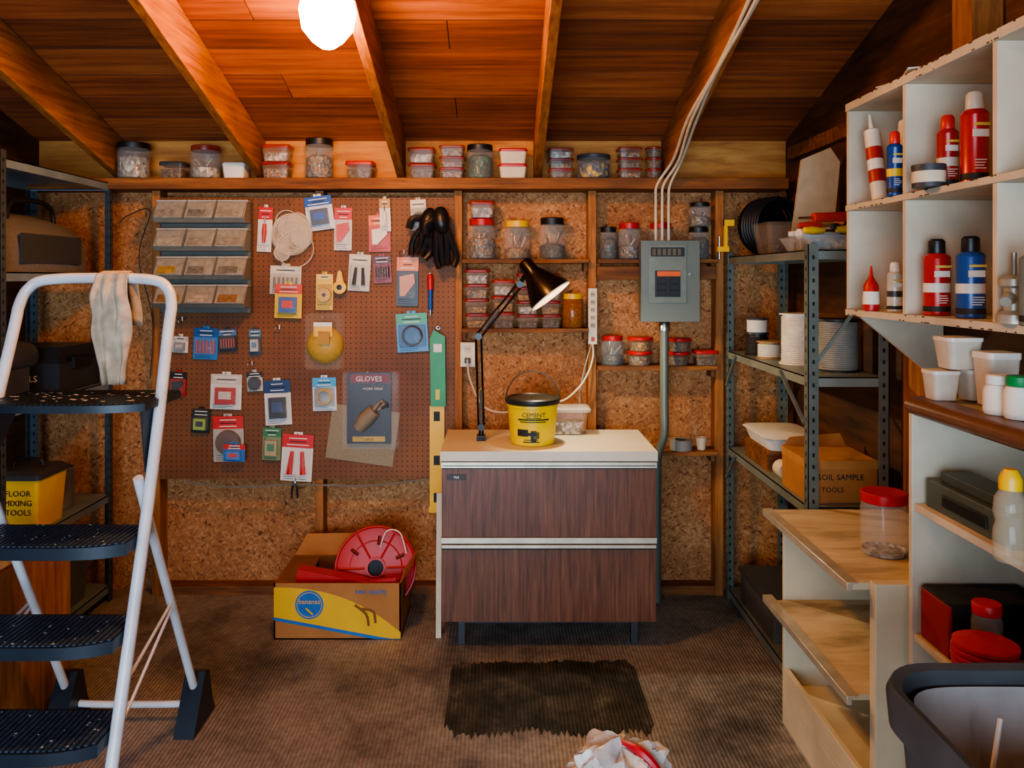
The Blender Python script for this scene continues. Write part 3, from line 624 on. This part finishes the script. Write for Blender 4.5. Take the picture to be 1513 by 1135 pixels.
b=B('plastic_cord_reel'); RD=pm('#b81f17',.45,var=.08); b.M=T(-.575,3.66,.245)@RZ(6)@RX(72)
for z in (0,-.07):
    b.lathe([(.045,z),(.175,z),(.182,z+.004),(.182,z-.006),(.175,z-.004),(.045,z-.004)],RD,seg=36,cap=False)
b.ring((0,0,.001),.182,.006,RD,seg=36); b.ring((0,0,.002),.12,.003,RD,seg=30); b.lathe([(.045,-.07),(.045,.012),(.036,.012),(.036,-.07)],RD,seg=20,cap=False)
b.lathe([(.0,-.02),(.035,-.02)],BLACK,seg=16)
for k in range(6):
    a=k*math.pi/3; b.tube([(math.cos(a)*.05,math.sin(a)*.05,.002),(math.cos(a)*.17,math.sin(a)*.17,.002)],.005,RD,6)
    b.tube([(math.cos(a+.4)*.10,math.sin(a+.4)*.10,.003),(math.cos(a+.4)*.14,math.sin(a+.4)*.14,.003)],.008,pm('#6e120d',.5),6)
for z in (-.02,-.035,-.05): b.ring((0,0,z),.09,.01,pm('#d8cbb0'),seg=24)
b.tube(spl([(.02,.09,.01),(.05,.16,.03),(.11,.15,.02),(.14,.06,.02)],5),.003,pm('#e6dcc6'),6)
b.done()
b=B('plastic_hopper_parts')
b.prism([(-.93,.12),(-.60,.12),(-.58,.22),(-.74,.255),(-.90,.285)],'Y',3.53,3.60,RD); b.prism([(-.62,.12),(-.47,.12),(-.46,.26),(-.58,.245)],'Y',3.50,3.52,RD); b.done()
# ---------- worn dark mat: ribbed strips with frayed ends ----------
b=B('rubber_mat'); ya,yb2=2.75,3.27; xa,xb=-.20,.54
MT=ribbed('mat_rubber',[(.32,'#23261f'),(.46,'#3a3c33'),(.58,'#55534a'),(.7,'#807a70')],7,.42,.4)
N=74
row0=[];row1=[]
for i in range(N+1):
    xx=xa+(xb-xa)*i/N; e=min(1,min(i,N-i)/3)
    row0.append(Vector((xx,ya+.05*(1-e)+(.028 if i%2 else 0)+U(-.018,.018)+.03*mn.noise(Vector((xx*5,0,0))),.003)))
    row1.append(Vector((xx,yb2-.05*(1-e)+U(-.012,.012)+.03*mn.noise(Vector((xx*5,9,0))),.003)))
mid=[(p+q)/2+Vector((U(-.001,.001),0,0)) for p,q in zip(row0,row1)]
for rws in ((row0,mid),(mid,row1)):
    b.loft([list(rws[0]),list(rws[1])],MT,False,False)
low=lambda r_:[Vector((p.x,p.y,.0003)) for p in r_]
b.loft([row0,low(row0)],MT,False,False); b.loft([row1,low(row1)],MT,False,False)
b.done()
# ---------- step ladder ----------
b=B('step_ladder'); LW=pm('#d6dade',.3,var=.14,sc=9); LK=pm('#3a516b',.4,bump=.2,sc=60,var=.35); LKF=pm('#1c2733',.4)  # tread blue: reflected daylight put into the colour of black steps
XRr,XLr=-1.052,-1.572
def rail(z): return 2.065+.344*z
hand=[(XLr+.012,rail(1.40),1.40),(XLr+.014,rail(1.49),1.49),(XLr+.035,rail(1.54),1.545),(XLr+.09,rail(1.56),1.572),(-1.312,rail(1.57),1.578),(XRr-.09,rail(1.56),1.572),(XRr-.035,rail(1.54),1.545),(XRr-.014,rail(1.49),1.49),(XRr-.012,rail(1.40),1.40)]
pts=[(XLr-.0,rail(.03),.03),(XLr,rail(.9),.9)]+hand+[(XRr,rail(.9),.9),(XRr,rail(.03),.03)]
b.tube(spl(pts,6),.0175,LW,14)
for X,s_ in ((XRr,-1),(XLr,1)):
    b.lathe([(.024,0),(.024,.05),(.019,.055)],LKF,(X,rail(.02),0),14)
    b.tube(spl([(X+s_*.033,rail(.95)+.01,.95),(X+s_*.033,2.42,.90),(X+s_*.033,2.86,.045),],8),.0145,LW,12)
    b.tube([(X+s_*.008,rail(.42),.42),(X+s_*.028,2.63,.52)],.005,LW,8); b.tube([(X+s_*.008,rail(.30),.30),(X+s_*.028,2.62,.50)],.005,LW,8)
    b.prism([(2.72,0),(2.93,0),(2.90,.06),(2.87,.17),(2.83,.18)],'X',X+s_*.033-.035,X+s_*.033+.035,LKF)
    b.prism([(rail(1.0)+.0,.99),(rail(1.2)+.1,1.19),(rail(1.2)-.1,1.19)],'X',X+s_*.022,X+s_*.026,LKF)
b.tube(spl([(XRr-.03,2.83,.09),(XRr-.05,2.845,.06),(-1.312,2.845,.055),(XLr+.05,2.845,.06),(XLr+.03,2.83,.09)],5),.012,LW,10)
b.tube([(XRr,rail(.15),.15),(XLr,rail(.15),.15)],.010,LW,10)
def step(z,f,bk,xl,xr,th,lk=None):
    lk=lk or LK
    Yr=rail(z); q=[]
    N=12
    for i in range(N+1):
        t=i/N; xx=xl+(xr-xl)*t; bow=.045*(1-(2*t-1)**4)
        q.append((xx,Yr-f+.045-bow))
    q+= [(xr,Yr+bk-.02),(xr-.02,Yr+bk),(xl+.02,Yr+bk),(xl,Yr+bk-.02)]
    b.prism(q,'Z',z-th,z,LKF)
    nn=30
    for i in range(nn):
        t=(i+.7)/(nn+.4); xx=xl+(xr-xl)*t; bow=.045*(1-(2*t-1)**4)
        b.box(xx-.0045,xx+.0045,Yr-f+.055-bow,Yr+bk-.012,z,z+.003,lk)
step(.821,.12,.10,XLr+.016,XRr-.016,.034); step(.58,.12,.10,XLr+.016,XRr-.016,.034); step(.343,.12,.10,XLr+.016,XRr-.016,.034)
step(1.205,.16,.17,XLr+.02,XRr-.004,.022,LKF)
SPL=pm('#9fa3a6')
for k in range(120):
    zz=random.choice([1.205,1.205,.821,.58,.343]); xx=U(XLr+.04,XRr-.04); yy=rail(zz)+U(-.1,.09); r_=U(.0015,.006)*(1.5 if zz>1 else .8); b.lathe([(r_,0),(r_*.8,.001)],SPL,(xx,yy,zz+.0032),7)
b.done()
b=B('cleaning_rag'); RG=pm('#b9a78e',.9,var=.3,sc=22,bump=.4); secs=[]
top=rail(1.575)
path=[(top-.030,z) for z in [1.578-.34*(1-i/20) for i in range(20)]]+[(top-.024,1.590),(top,1.6005),(top+.024,1.590)]+[(top+.030,z) for z in [1.578-.16*i/7 for i in range(8)]]
for j,(yy,zz) in enumerate(path):
    row=[]
    for i in range(25):
        t=i/24; k_=min(1,abs(zz-1.6)*6); wd=.125*(.80+.2*k_); wd*= (1-.35*max(0,(1.40-zz))/.18) if yy<top else .9
        xx=-1.256-.5*wd+t*wd+.012*k_*mn.noise(Vector((t*3,zz*9,yy)))+(.04*(1.5-zz) if yy<top else 0)
        ff=(.008*math.sin(t*17+zz*7)+.012*mn.noise(Vector((t*5,zz*14,3))))*min(1,abs(zz-1.595)*14)
        row.append(Vector((xx,yy+ff-(.018 if yy<top else -.018)*min(1,abs(zz-1.595)*14),zz+.02*mn.noise(Vector((t*4,0,1)))*k_)))
    secs.append(row)
b.loft(secs,RG,False,False); ob=b.done(); sm=ob.modifiers.new('s','SOLIDIFY'); sm.thickness=.004; sm.offset=0
# ---------- left shelf contents ----------
b=B('tool_bag'); X0=-2.10; FB=pm('#6a6a6c',.85,bump=.3,sc=80)
secs=[]
for i in range(9):
    t=i/8; yy=3.12+.62*t; s_=1-.12*abs(2*t-1)**3
    secs.append([Vector((X0+.17*s_*cx_,yy,1.602+.25*s_*cz_)) for cx_,cz_ in ((-1,0),(1,0),(1.02,.3),(.95,.62),(.6,.88),(.2,.98),(-.2,.98),(-.6,.88),(-.95,.62),(-1.02,.3))])
b.loft(secs,FB)
for xx in (X0+.08,X0-.08): b.tube(spl([(xx,3.25,1.81),(xx,3.3,1.90),(xx,3.55,1.90),(xx,3.6,1.81)],5),.011,BLACK,8)
b.tube([(X0,3.14,1.85),(X0,3.72,1.85)],.006,STEEL,6)
b.box(X0+.168,X0+.178,3.2,3.65,1.64,1.76,DGREY); b.done()
b=B('power_tool_case',.006); b.box(-2.28,-1.94,3.5,3.85,1.0705,1.20,pm('#2d3137',.4)); b.prism([(3.50,1.20),(3.85,1.20),(3.82,1.27),(3.53,1.27)],'X',-2.27,-1.95,pm('#23262b',.4)); b.box(-1.94,-1.925,3.6,3.75,1.17,1.22,BLACK); b.text('TOOLS',.04,T(-2.1,3.498,1.12),WHITE); b.done()
b=B('bench_grinder'); b.lathe([(.0,-.17),(.06,-.17),(.07,-.12),(.07,.12),(.06,.17),(0,.17)],pm('#3a4149',.35),(-2.06,3.28,1.24),20,RX(90)); b.box(-2.12,-2.0,3.18,3.38,1.0705,1.20,pm('#3a4149'))
b.lathe([(.0,-.02),(.08,-.02),(.08,.02),(0,.02)],DGREY,(-2.06,3.09,1.24),20,RX(90)); b.done()
b=B('yellow_tool_box',.006); b.rrect([(.085,.10,.015,0),(.10,.115,.015,.22)],YEL,(-2.02,3.42,.5205)); b.rrect([(.106,.12,.016,.215),(.108,.122,.016,.235),(.09,.10,.02,.25)],DGREY,(-2.02,3.42,.5205))
b.text('FLOOR',.034,T(-2.005,3.305,.67),INK); b.text('MIXING',.034,T(-2.005,3.305,.63),INK); b.text('TOOLS',.034,T(-2.005,3.308,.59),INK); b.tube(spl([(-2.09,3.42,.772),(-2.07,3.42,.80),(-1.98,3.42,.80),(-1.96,3.42,.772)],4),.007,BLACK,8); b.done()
b=B('paint_can'); b.lathe([(.08,0),(.083,.004),(.08,.008),(.08,.17),(.084,.176),(.078,.18),(.07,.172)],pm('#8a8f93',.35,.7),(-2.06,3.68,.5205),24); b.box(-2.11,-2.01,3.598,3.60,.56,.66,BLUE); b.done()
b=B('storage_crate',.004); b.rrect([(.15,.3,.03,0),(.17,.33,.03,.26),(.175,.335,.03,.28)],pm('#57656f',.5),(-2.1,3.45,.0805)); b.done()
b=B('wood_crate',.003); b.box(-1.93,-1.62,2.98,3.0,0,.62,LUM); b.box(-1.93,-1.905,2.5,2.98,0,.62,LUM); b.box(-1.645,-1.62,2.5,2.98,0,.62,LUM); b.box(-1.905,-1.645,2.5,2.98,.05,.07,LUM); b.done()
# ---------- right: white cubby on wall ----------
b=B('wall_cubby_shelf',.0015)
cx0,cx1=1.15,1.445; cy0,cy1=1.25,2.65
for z0,z1 in ((1.455,1.475),(1.80,1.818),(2.13,2.155)): b.box(cx0-.004,cx1,cy0,cy1,z0,z1,PAINTW)
b.box(cx1-.01,cx1,cy0+.01,cy1-.01,1.475,2.13,PAINTW)
for Y in (2.632,2.262,1.845,1.42,1.25): b.box(cx0,cx1-.01,Y,Y+.018,1.4755,1.7995,PAINTW); b.box(cx0,cx1-.01,Y,Y+.018,1.8185,2.1295,PAINTW)
b.prism([(cx0+.02,1.455),(cx1,1.455),(cx1,1.27),(cx1-.05,1.27)],'Y',2.60,2.618,PAINTW)
CHP=pm('#5a4128')
for k in range(110):
    yy=U(1.3,2.62); zz=random.choice([1.456,1.471,1.801,1.815,2.131,2.151]); b.box(cx0-.0052,cx0-.0038,yy,yy+U(.003,.018),zz,zz+.0035,CHP)
b.done()
b=B('paper_sheets'); b.M=T(1.28,2.35,2.157)@RZ(12); b.box(-.09,.1,-.13,.13,0,.008,PAPER); b.M=T(1.27,2.3,2.166)@RZ(-20)@RX(2); b.box(-.1,.1,-.12,.14,0,.004,PAPER); b.M=T(1.29,2.42,2.195)@RZ(30)@RY(-18); b.box(-.1,.08,-.1,.1,0,.004,CREAM); b.done()
b=B('wood_scrap'); b.box(1.2,1.4,1.7,2.05,2.156,2.175,LUM); b.done()
def spray(name,px,Y,z,r,h,body,cap,band=None):
    x=sx(px,Y); b=B(name)
    b.lathe([(r*.96,0),(r*1.03,.003),(r,.007),(r,h*.74),(r*1.03,h*.75),(r*.92,h*.78),(r*.55,h*.82)],pm(body,.3,.1),(x,Y,z),24)
    b.lathe([(r*.62,h*.80),(r*.66,h*.82),(r*.62,h*.97),(r*.45,h)],pm(cap,.4),(x,Y,z),20)
    if band: b.lathe([(r*1.008,h*.30),(r*1.008,h*.42)],pm(band,.4),(x,Y,z),24,cap=False)
    b.lathe([(r*1.008,h*.05),(r*1.008,h*.12)],INK,(x,Y,z),24,cap=False)
    b.M=T(x,Y-r*1.03,z)
    b.box(-r*.7,r*.5,-.0006,.004,h*.5,h*.58,WHITE); b.box(-r*.6,r*.6,-.0006,.004,h*.62,h*.65,pm('#d8c060'))
    for k in range(4): b.box(-r*.5,r*U(.1,.5),-.0008,.003,h*(.16+.03*k),h*(.17+.03*k),WHITE)
    return b.done()
def caulk(name,p0,p1,r,col,lab):
    b=B(name); p0=Vector(p0);p1=Vector(p1);d=(p1-p0)
    b.tube([p0,p0+d*.8],r,pm(col,.45),16); b.tube([p0+d*.8,p0+d*.83,p1],[r,.008,.003],pm(col,.45),10); b.tube([p0+d*.2,p0+d*.6],r*1.02,pm(lab,.45),16); b.tube([p0+d*.34,p0+d*.46],r*1.03,WHITE,16); return b.done()
zc=1.819
caulk('caulk_tube',(1.19,2.50,zc+.003),(1.185,2.56,zc+.285),.024,'#d8d0bc','#a82a22')
caulk('caulk_tube',(1.195,2.38,zc+.003),(1.245,2.43,zc+.29),.024,'#ddd5c2','#c8c0ac')
caulk('caulk_tube',(1.27,2.31,zc+.003),(1.25,2.36,zc+.28),.024,'#d6ccb6','#b9b09a')
spray('lubricant_can',1322,2.345,zc,.022,.19,'#1c4688','#d22a20','#e9c41a')
caulk('caulk_tube',(1.34,2.35,zc+.003),(1.345,2.37,zc+.28),.024,'#d8d0bc','#b83226')
spray('spray_paint_can',1400,2.16,zc,.027,.20,'#a3241a','#c2271d','#c9c2b0')
spray('spray_foam_can',1440,2.06,zc,.033,.24,'#b8211b','#c8c2b0')
b=B('putty_tin'); b.lathe([(.04,0),(.041,.05),(.042,.05),(.042,.06),(.03,.061)],DGREY,(sx(1372,2.12),2.12,zc)); b.lathe([(.0412,.012),(.0414,.042)],CREAM,(sx(1372,2.12),2.12,zc),cap=False); b.done()
zd=1.476
b=B('glue_bottle'); x=sx(1287,2.5); b.lathe([(.024,0),(.025,.01),(.022,.08),(.01,.10),(.006,.11),(.003,.14)],RED,(x,2.5,zd)); b.lathe([(.0252,.02),(.0235,.06)],PAPER,(x,2.5,zd),cap=False); b.done()
spray('oil_bottle',1322,2.42,zd,.022,.15,'#c8c2ae','#d9d3c2','#3a3a34')
spray('spray_cleaner_can',1384,2.20,zd,.034,.21,'#b3231c','#161616','#d9d3c2')
spray('spray_cleaner_can',1434,2.05,zd,.034,.21,'#2a4f8e','#18181a','#d6d0c2')
b=B('faucet_valve'); b.M=T(-.002,-.03,0); x=sx(1490,1.9); b.lathe([(.035,0),(.035,.02),(.02,.03),(.02,.08),(.03,.085),(.03,.10),(.01,.11)],pm('#b5ae9a',.4,.4),(x-.05,1.83,zd)); b.tube(spl([(x-.05,1.83,zd+.05),(x-.08,1.80,zd+.06),(x-.1,1.78,zd+.05)],4),.012,pm('#b5ae9a',.4,.4),10); b.tube([(x-.05,1.83,zd+.1),(x-.05,1.83,zd+.16)],.006,STEEL,8); b.done()
spray('spray_paint_can',1530,1.70,zd,.03,.19,'#6f7a70','#ddd8cc')
# ---------- right: storage bench ----------
b=B('open_storage_bench',.0015); bx0,bx1=1.07,1.44; by0,by1=1.15,2.10
TAN=pm('#b09e7a',.6,var=.14,sc=5); BRN=pm('#6e4830',.35,var=.15)
b.box(bx0+.03,bx1,by0,by1,1.235,1.262,TAN)
b.tube([(bx0+.018,by0,1.243),(bx0+.018,by1+.004,1.243)],.024,BRN,16); b.box(bx0+.018,bx0+.06,by0,by1+.004,1.232,1.267,BRN)
for z in (.99,.65,.30,.06): b.box(bx0+.01,bx1-.01,by0+.018,by1-.018,z-.02,z,PAINTW)
b.box(bx0+.005,bx1,by1-.018,by1,0,1.232,PAINTW); b.box(bx0+.005,bx1,by0,by0+.018,0,1.232,PAINTW); b.box(bx1-.01,bx1,by0+.018,by1-.018,0,1.232,TAN)
b.done()
zz=1.268
def wtub(px,Y,z,r,h,name='white_plastic_tub'):
    b=B(name); x=sx(px,Y); b.rrect([(r*.8,r*.8,r*.3,0),(r,r,r*.35,h*.9)],pm('#d8cdb8',.35,alpha=.8),(x,Y,z)); b.rrect([(r*1.04,r*1.04,r*.35,h*.88),(r*1.04,r*1.04,r*.35,h)],pm('#dcd4c4',.4),(x,Y,z)); b.done()
wtub(1390,2.045,zz,.035,.075); wtub(1440,2.045,zz,.036,.078); wtub(1415,2.04,zz+.08,.044,.08); wtub(1472,1.95,zz,.04,.13)
def pill(px,Y,h,cap):
    b=B('supplement_bottle'); x=sx(px,Y); b.lathe([(.028,0),(.031,.006),(.031,h*.62),(.026,h*.74),(.022,h*.76)],WHITE,(x,Y,zz)); b.lathe([(.025,h*.76),(.026,h*.78),(.026,h*.97),(.023,h)],cap,(x,Y,zz)); b.lathe([(.0315,h*.1),(.0315,h*.55)],PAPER,(x,Y,zz),cap=False); b.done()
pill(1475,1.82,.09,WHITE); pill(1506,1.76,.095,GREEN)
b=B('plastic_tool_case',.005); b.box(1.10,1.17,1.72,2.06,.9905,1.06,pm('#4a5448',.45)); b.box(1.095,1.10,1.8,1.98,1.01,1.04,BLACK); b.box(1.12,1.20,1.75,2.03,1.06,1.085,pm('#3b433a',.45)); b.done()
b=B('honey_bottle'); x,Yh=sx(1493,1.66),1.66; b.lathe([(.03,0),(.033,.01),(.033,.06),(.028,.08),(.033,.10),(.03,.13),(.018,.15)],clear('#d6c8a8',.3),(x,Yh,.9905)); b.lathe([(.022,.148),(.022,.17),(.018,.18),(.012,.19)],YEL,(x,Yh,.9905)); b.done()
b=B('folded_cloth_bag',.008); b.M=T(1.22,1.995,.6505); b.box(-.13,.12,-.06,.07,0,.05,BLACK); b.box(-.125,.13,-.05,.075,.05,.10,pm('#251a1c',.9)); b.box(-.132,-.122,-.062,.072,.0,.13,pm('#8c1a1a',.7)); b.box(-.13,.12,-.06,.07,.10,.135,pm('#1c1f24',.9)); b.done()
b=B('lid_stack')
for k in range(10): b.lathe([(.062,0),(.066,.002),(.066,.010),(.060,.012)],pm('#bf1c18',.35),(sx(1448,1.76)+.01+U(-.003,.003),1.76,.6505+k*.0125),28)
b.done()
jar(1458,.6505,1.885,42,.16,RED,1,.2,neck=.9)
b=B('lid_stack')
for k in range(14): b.lathe([(.05,0),(.056,.002),(.056,.010),(.05,.012)],pm('#bf1c18',.35),(1.24+U(-.003,.003),1.74,.6505+k*.0125),28)
b.done()
# ---------- right: low white cabinet ----------
b=B('pull_out_tray_cabinet',.0015); lx0,lx1=1.0,1.435; ly0,ly1=2.125,2.83
WD=pm('#d6c9a8',.6,var=.2,sc=4,bump=.1); WW=wood('worn_white_wood','#8a7a5c','#cdbd98','#dfd2b4',(1.5,6,6),bump=.1,stain=.4)
b.box(lx0-.05,lx1,ly0+.04,ly1+.02,.73,.75,WW)
b.box(lx0,lx1,ly1-.018,ly1,0,.73,WD); b.box(lx0,lx1,ly0,ly0+.035,0,.76,WD); b.box(lx1-.01,lx1,ly0+.035,ly1-.018,0,.73,WD)
b.box(lx0-.06,lx1-.02,ly0+.05,ly1-.02,.425,.442,WW); b.box(lx0,lx1-.01,ly0+.035,ly1-.018,.12,.138,WD); b.box(lx0,lx0+.018,ly0+.035,ly1-.018,.138,.20,WD)
b.box(lx0,lx0+.02,ly0+.035,ly1-.018,.0,.12,WD)
for zq in (.752,.444):
    b.box(lx0-.064,lx0-.05,ly0+.03,ly1+.02,zq-.022,zq,ALU); b.box(lx0-.064,lx0-.03,ly0+.03,ly1+.02,zq-.002,zq+.002,ALU)
b.done()
jar(1306,.7505,2.40,66,.185,RED,5,.02,name='large_plastic_jar',neck=.93,glass=clear('#d8c8b4',.22))
# ---------- right metal shelf contents ----------
def spool(name,x,Y,z,R0,w,fl,wire,M=None):
    b=B(name); b.M=T(x,Y,z)@(M or Matrix.Identity(4))
    b.lathe([(.012,0),(R0,0),(R0,.005),(R0*.82,.006),(R0*.82,w-.006),(R0,w-.005),(R0,w),(.012,w)],fl,seg=28)
    k=int((w-.014)/.008)
    for i in range(k): b.ring((0,0,.010+i*.008),R0*.85,.0042,wire,seg=24)
    return b.done()
spool('wire_spool',1.19,3.70,1.2205,.055,.10,BLACK,pm('#2a2a2a')); spool('wire_spool',1.20,3.56,1.2205,.055,.075,pm('#a9814e'),pm('#d9d4c4')); spool('wire_spool',1.19,3.70,1.321,.05,.07,DGREY,WHITE)
spool('rope_spool',1.245,3.32,1.2205,.082,.21,WHITE,pm('#dcd4c2')); spool('cable_reel',1.30,3.08,1.2205,.085,.20,pm('#1f2321'),pm('#8f8f86'))
b=B('cable_coil')
for k in range(9): b.ring((1.26+.004*k,3.78-.012*k,1.822),.13-.004*(k%3),.007,pm('#1b1c1e',.4),RZ(15)@RX(90))
b.lathe([(.04,-.02),(.135,-.02),(.135,-.015),(.04,-.015)],BLACK,(1.26,3.80,1.822),28,RZ(15)@RX(90)); b.done()
b=B('soil_sample_box',.002); b.box(1.13,1.385,2.93,3.20,.7505,.90,CB); b.box(1.128,1.387,2.928,3.202,.875,.905,pm('#b07a40',.8)); b.text('SOIL SAMPLE',.03,T(1.25,2.9265,.835),INK); b.text('TOOLS',.026,T(1.22,2.929,.79),INK); b.prism([(1.13,.905),(1.385,.905),(1.36,.955),(1.16,.94)],'Y',3.195,3.199,CB); b.done()
b=B('wooden_box',.002); b.box(1.14,1.37,3.40,3.72,.7505,.839,LUMX); b.done()
b=B('enamel_tray'); b.rrect([(.10,.16,.04,0),(.12,.18,.05,.05),(.13,.19,.05,.055),(.12,.18,.05,.06)],WHITE,(1.25,3.55,.84)); b.done()
b=B('paper_roll'); b.lathe([(.02,-.04),(.035,-.04),(.035,.04),(.02,.04)],CREAM,(1.17,3.29,.7855),20,RX(90)); b.done()
b=B('clear_plastic_bin'); b.rrect([(.075,.09,.02,0),(.095,.11,.02,.13),(.10,.115,.02,.135)],CLEAR2,(1.22,3.47,1.6805)); b.box(1.16,1.28,3.4,3.54,1.686,1.72,CONT[1]); b.done()
b=B('leaning_panel'); b.prism([(1.20,1.6805),(1.375,1.6805),(1.41,2.06),(1.37,2.12),(1.25,2.07)],'Y',3.31,3.325,pm('#b8a684',.7)); b.done()
b=B('tool_tray'); b.rrect([(.11,.12,.02,0),(.135,.145,.02,.05),(.14,.15,.02,.055)],clear('#d8dcd8',.4),(1.25,3.06,1.6805)); b.box(1.16,1.34,2.96,3.16,1.686,1.72,CONT[3])
for k,(c,x_,y_,a,z_) in enumerate((('#e2b616',1.2,3.0,20,1.757),('#3b6db0',1.26,3.1,-30,1.752),('#c9301c',1.22,3.08,5,1.78),('#1a1a1a',1.28,3.02,50,1.77),('#e8e4da',1.2,3.12,-10,1.75),('#d2761a',1.3,3.08,80,1.79),('#d9b51a',1.32,2.98,10,1.76))):
    b.M=T(x_,y_,z_)@RZ(a); b.tube([(-.07,0,0),(-.03,0,0),(.02,0,0)],[.011,.016,.010],pm(c,.4),10); b.cyl((.02,0,0),(.10,0,0),.005,STEEL,seg=8)
b.M=Matrix.Identity(4)
b.tube([(1.15,2.93,1.80),(1.37,2.98,1.81)],.018,pm('#b92c1a',.4),12); b.tube([(1.09,2.915,1.797),(1.15,2.93,1.80)],.005,STEEL,8); b.prism([(1.33,1.80),(1.36,1.80),(1.37,1.73),(1.345,1.73)],'Y',2.96,2.98,BLACK)
b.tube([(1.13,3.02,1.745),(1.34,3.10,1.76)],.02,WHITE,12)
b.done()
b=B('bar_clamp'); X=sx(1071,3.89); b.box(X-.008,X+.008,3.87,3.89,1.71,1.86,YEL); b.box(X-.04,X+.015,3.868,3.892,1.705,1.73,YEL); b.box(X-.008,X+.04,3.868,3.892,1.83,1.86,YEL); b.cyl((X-.03,3.88,1.67),(X-.03,3.88,1.78),.006,STEEL); b.done()
b=B('electrical_parts_box'); b.box(1.13,1.38,3.3,3.75,.0605,.20,pm('#4e4a42',.7)); b.box(1.12,1.39,3.29,3.76,.2,.22,DGREY); b.done()
# ---------- trash can ----------
b=B('trash_can'); TC=pm('#4a5054',.5); TI=pm('#a4a5a3',.45,var=.2,sc=8); c=(.843,1.19,0); hx,hy=.184,.205; q=.90/.765
b.rrect([(hx*.72,hy*.72,.07,0),(hx*.95,hy*.95,.09,.66*q),(hx*.97,hy*.97,.09,.70*q),(hx*1.06,hy*1.06,.10,.705*q),(hx*1.08,hy*1.08,.10,.75*q),(hx*1.05,hy*1.05,.10,.765*q),(hx*.97,hy*.97,.09,.76*q),(hx*.95,hy*.95,.09,.70*q),(hx*.69,hy*.69,.07,.02)],TC,c,k=8)
secs=[]
for kz,(s_,z) in enumerate(((.955,.872),(.94,.85),(.90,.80),(.84,.74),(.76,.69),(.45,.66),(.02,.65))):
    row=[]
    for j in range(60):
        a=2*math.pi*j/60; ca,sa=math.cos(a),math.sin(a); rr=1/((abs(ca)**4+abs(sa)**4)**.25)
        w=(0 if kz<2 else .02)*mn.noise(Vector((ca*5,sa*5,z*7)))*1.6
        row.append(Vector((c[0]+(hx*s_*rr*.96+w)*ca,c[1]+(hy*s_*rr*.96+w)*sa,z+ (.0 if kz<2 else w))))
    secs.append(row)
b.loft(secs,TI,False); b.cyl((.76,1.26,.68),(.815,1.30,.86),.004,WHITE,seg=8)
b.done()
# ---------- plastic bag on floor ----------
b=B('plastic_bag'); secs=[]
WB=pm('#e2dcd4',.3,alpha=.85); RB=pm('#c4202c',.4)
cxg,cyg=.35,2.33
for i in range(22):
    t=i/21; z=.21*math.sin(t*math.pi/2)**.9; rr=.165*math.cos(t*math.pi/2)**.6+.004
    row=[]
    for j in range(56):
        a=2*math.pi*j/56; w=1+.34*mn.noise(Vector((math.cos(a)*1.6,math.sin(a)*1.6,t*3)))+.26*mn.noise(Vector((math.cos(a)*6,math.sin(a)*6,t*11)))
        row.append(Vector((cxg+rr*w*math.cos(a),cyg+rr*w*.8*math.sin(a),max(.001,z*(1+.28*mn.noise(Vector((math.cos(a)*2,math.sin(a)*2,5)))+.1*mn.noise(Vector((math.cos(a)*7,math.sin(a)*7,t*9))))))))
    secs.append(row)
b.loft(secs[:],WB)
b.tube(spl([(cxg+.00,cyg+.01,.218),(cxg+.05,cyg-.03,.212),(cxg+.09,cyg-.05,.18),(cxg+.13,cyg-.06,.13)],5),[.004+.011*math.sin(i/15*3.14) for i in range(16)],RB,8)
b.done()
# ---------- ceiling light in view, added fill lamp behind camera ----------
def fixture(X,Y,em):
    dz=deck(Y); b=B('ceiling_light_or_fill')
    b.lathe([(.07,dz+.01),(.07,dz-.05),(.05,dz-.10),(.05,dz-.165)],pm('#e6e0d2',.4),(X,Y,0))
    fx=b.done()
    b=B('globe'); o=dz-2.706
    b.lathe([(.0,2.325),(.022,2.330),(.05,2.35),(.082,2.39),(.092,2.45),(.08,2.51),(.05,2.545),(.045,2.56)],pm('#ffb364',.3,emit=em,var=.02),(X,Y,o)); g=b.done(); g.parent=fx; g.matrix_parent_inverse=Matrix.Translation(-fx.location)
fixture(sx(484,2.6),2.6,185)
fixture(-.15,.3,40)  # unseen warm lamp behind the camera, added to brighten the room
# ---------- lights / world ----------
light('daylight_doorway','AREA',(-.55,YF+.05,1.1),200,(.60,.78,1.0),shape='RECTANGLE',size=3.0,size_y=2.0).rotation_euler=(math.radians(90),0,0)
w=bpy.data.worlds.new('World'); bpy.context.scene.world=w; w.use_nodes=True
bg=w.node_tree.nodes['Background']; bg.inputs[0].default_value=(.60,.78,1,1); bg.inputs[1].default_value=.8
# ---------- camera ----------
cd=bpy.data.cameras.new('camera'); cd.sensor_width=36; cd.lens=F/1513*36; cd.shift_x=(756.5-CX)/1513; cd.shift_y=-(567.5-CY)/1513; cd.clip_start=.05
co=bpy.data.objects.new('camera',cd); co.location=(0,0,H); co.rotation_euler=(math.radians(90),0,0); bpy.context.scene.collection.objects.link(co); bpy.context.scene.camera=co
bpy.context.scene.view_settings.view_transform='AgX'
try: bpy.context.scene.view_settings.look='AgX - Medium High Contrast'
except Exception: pass
bpy.context.scene.view_settings.exposure=.15
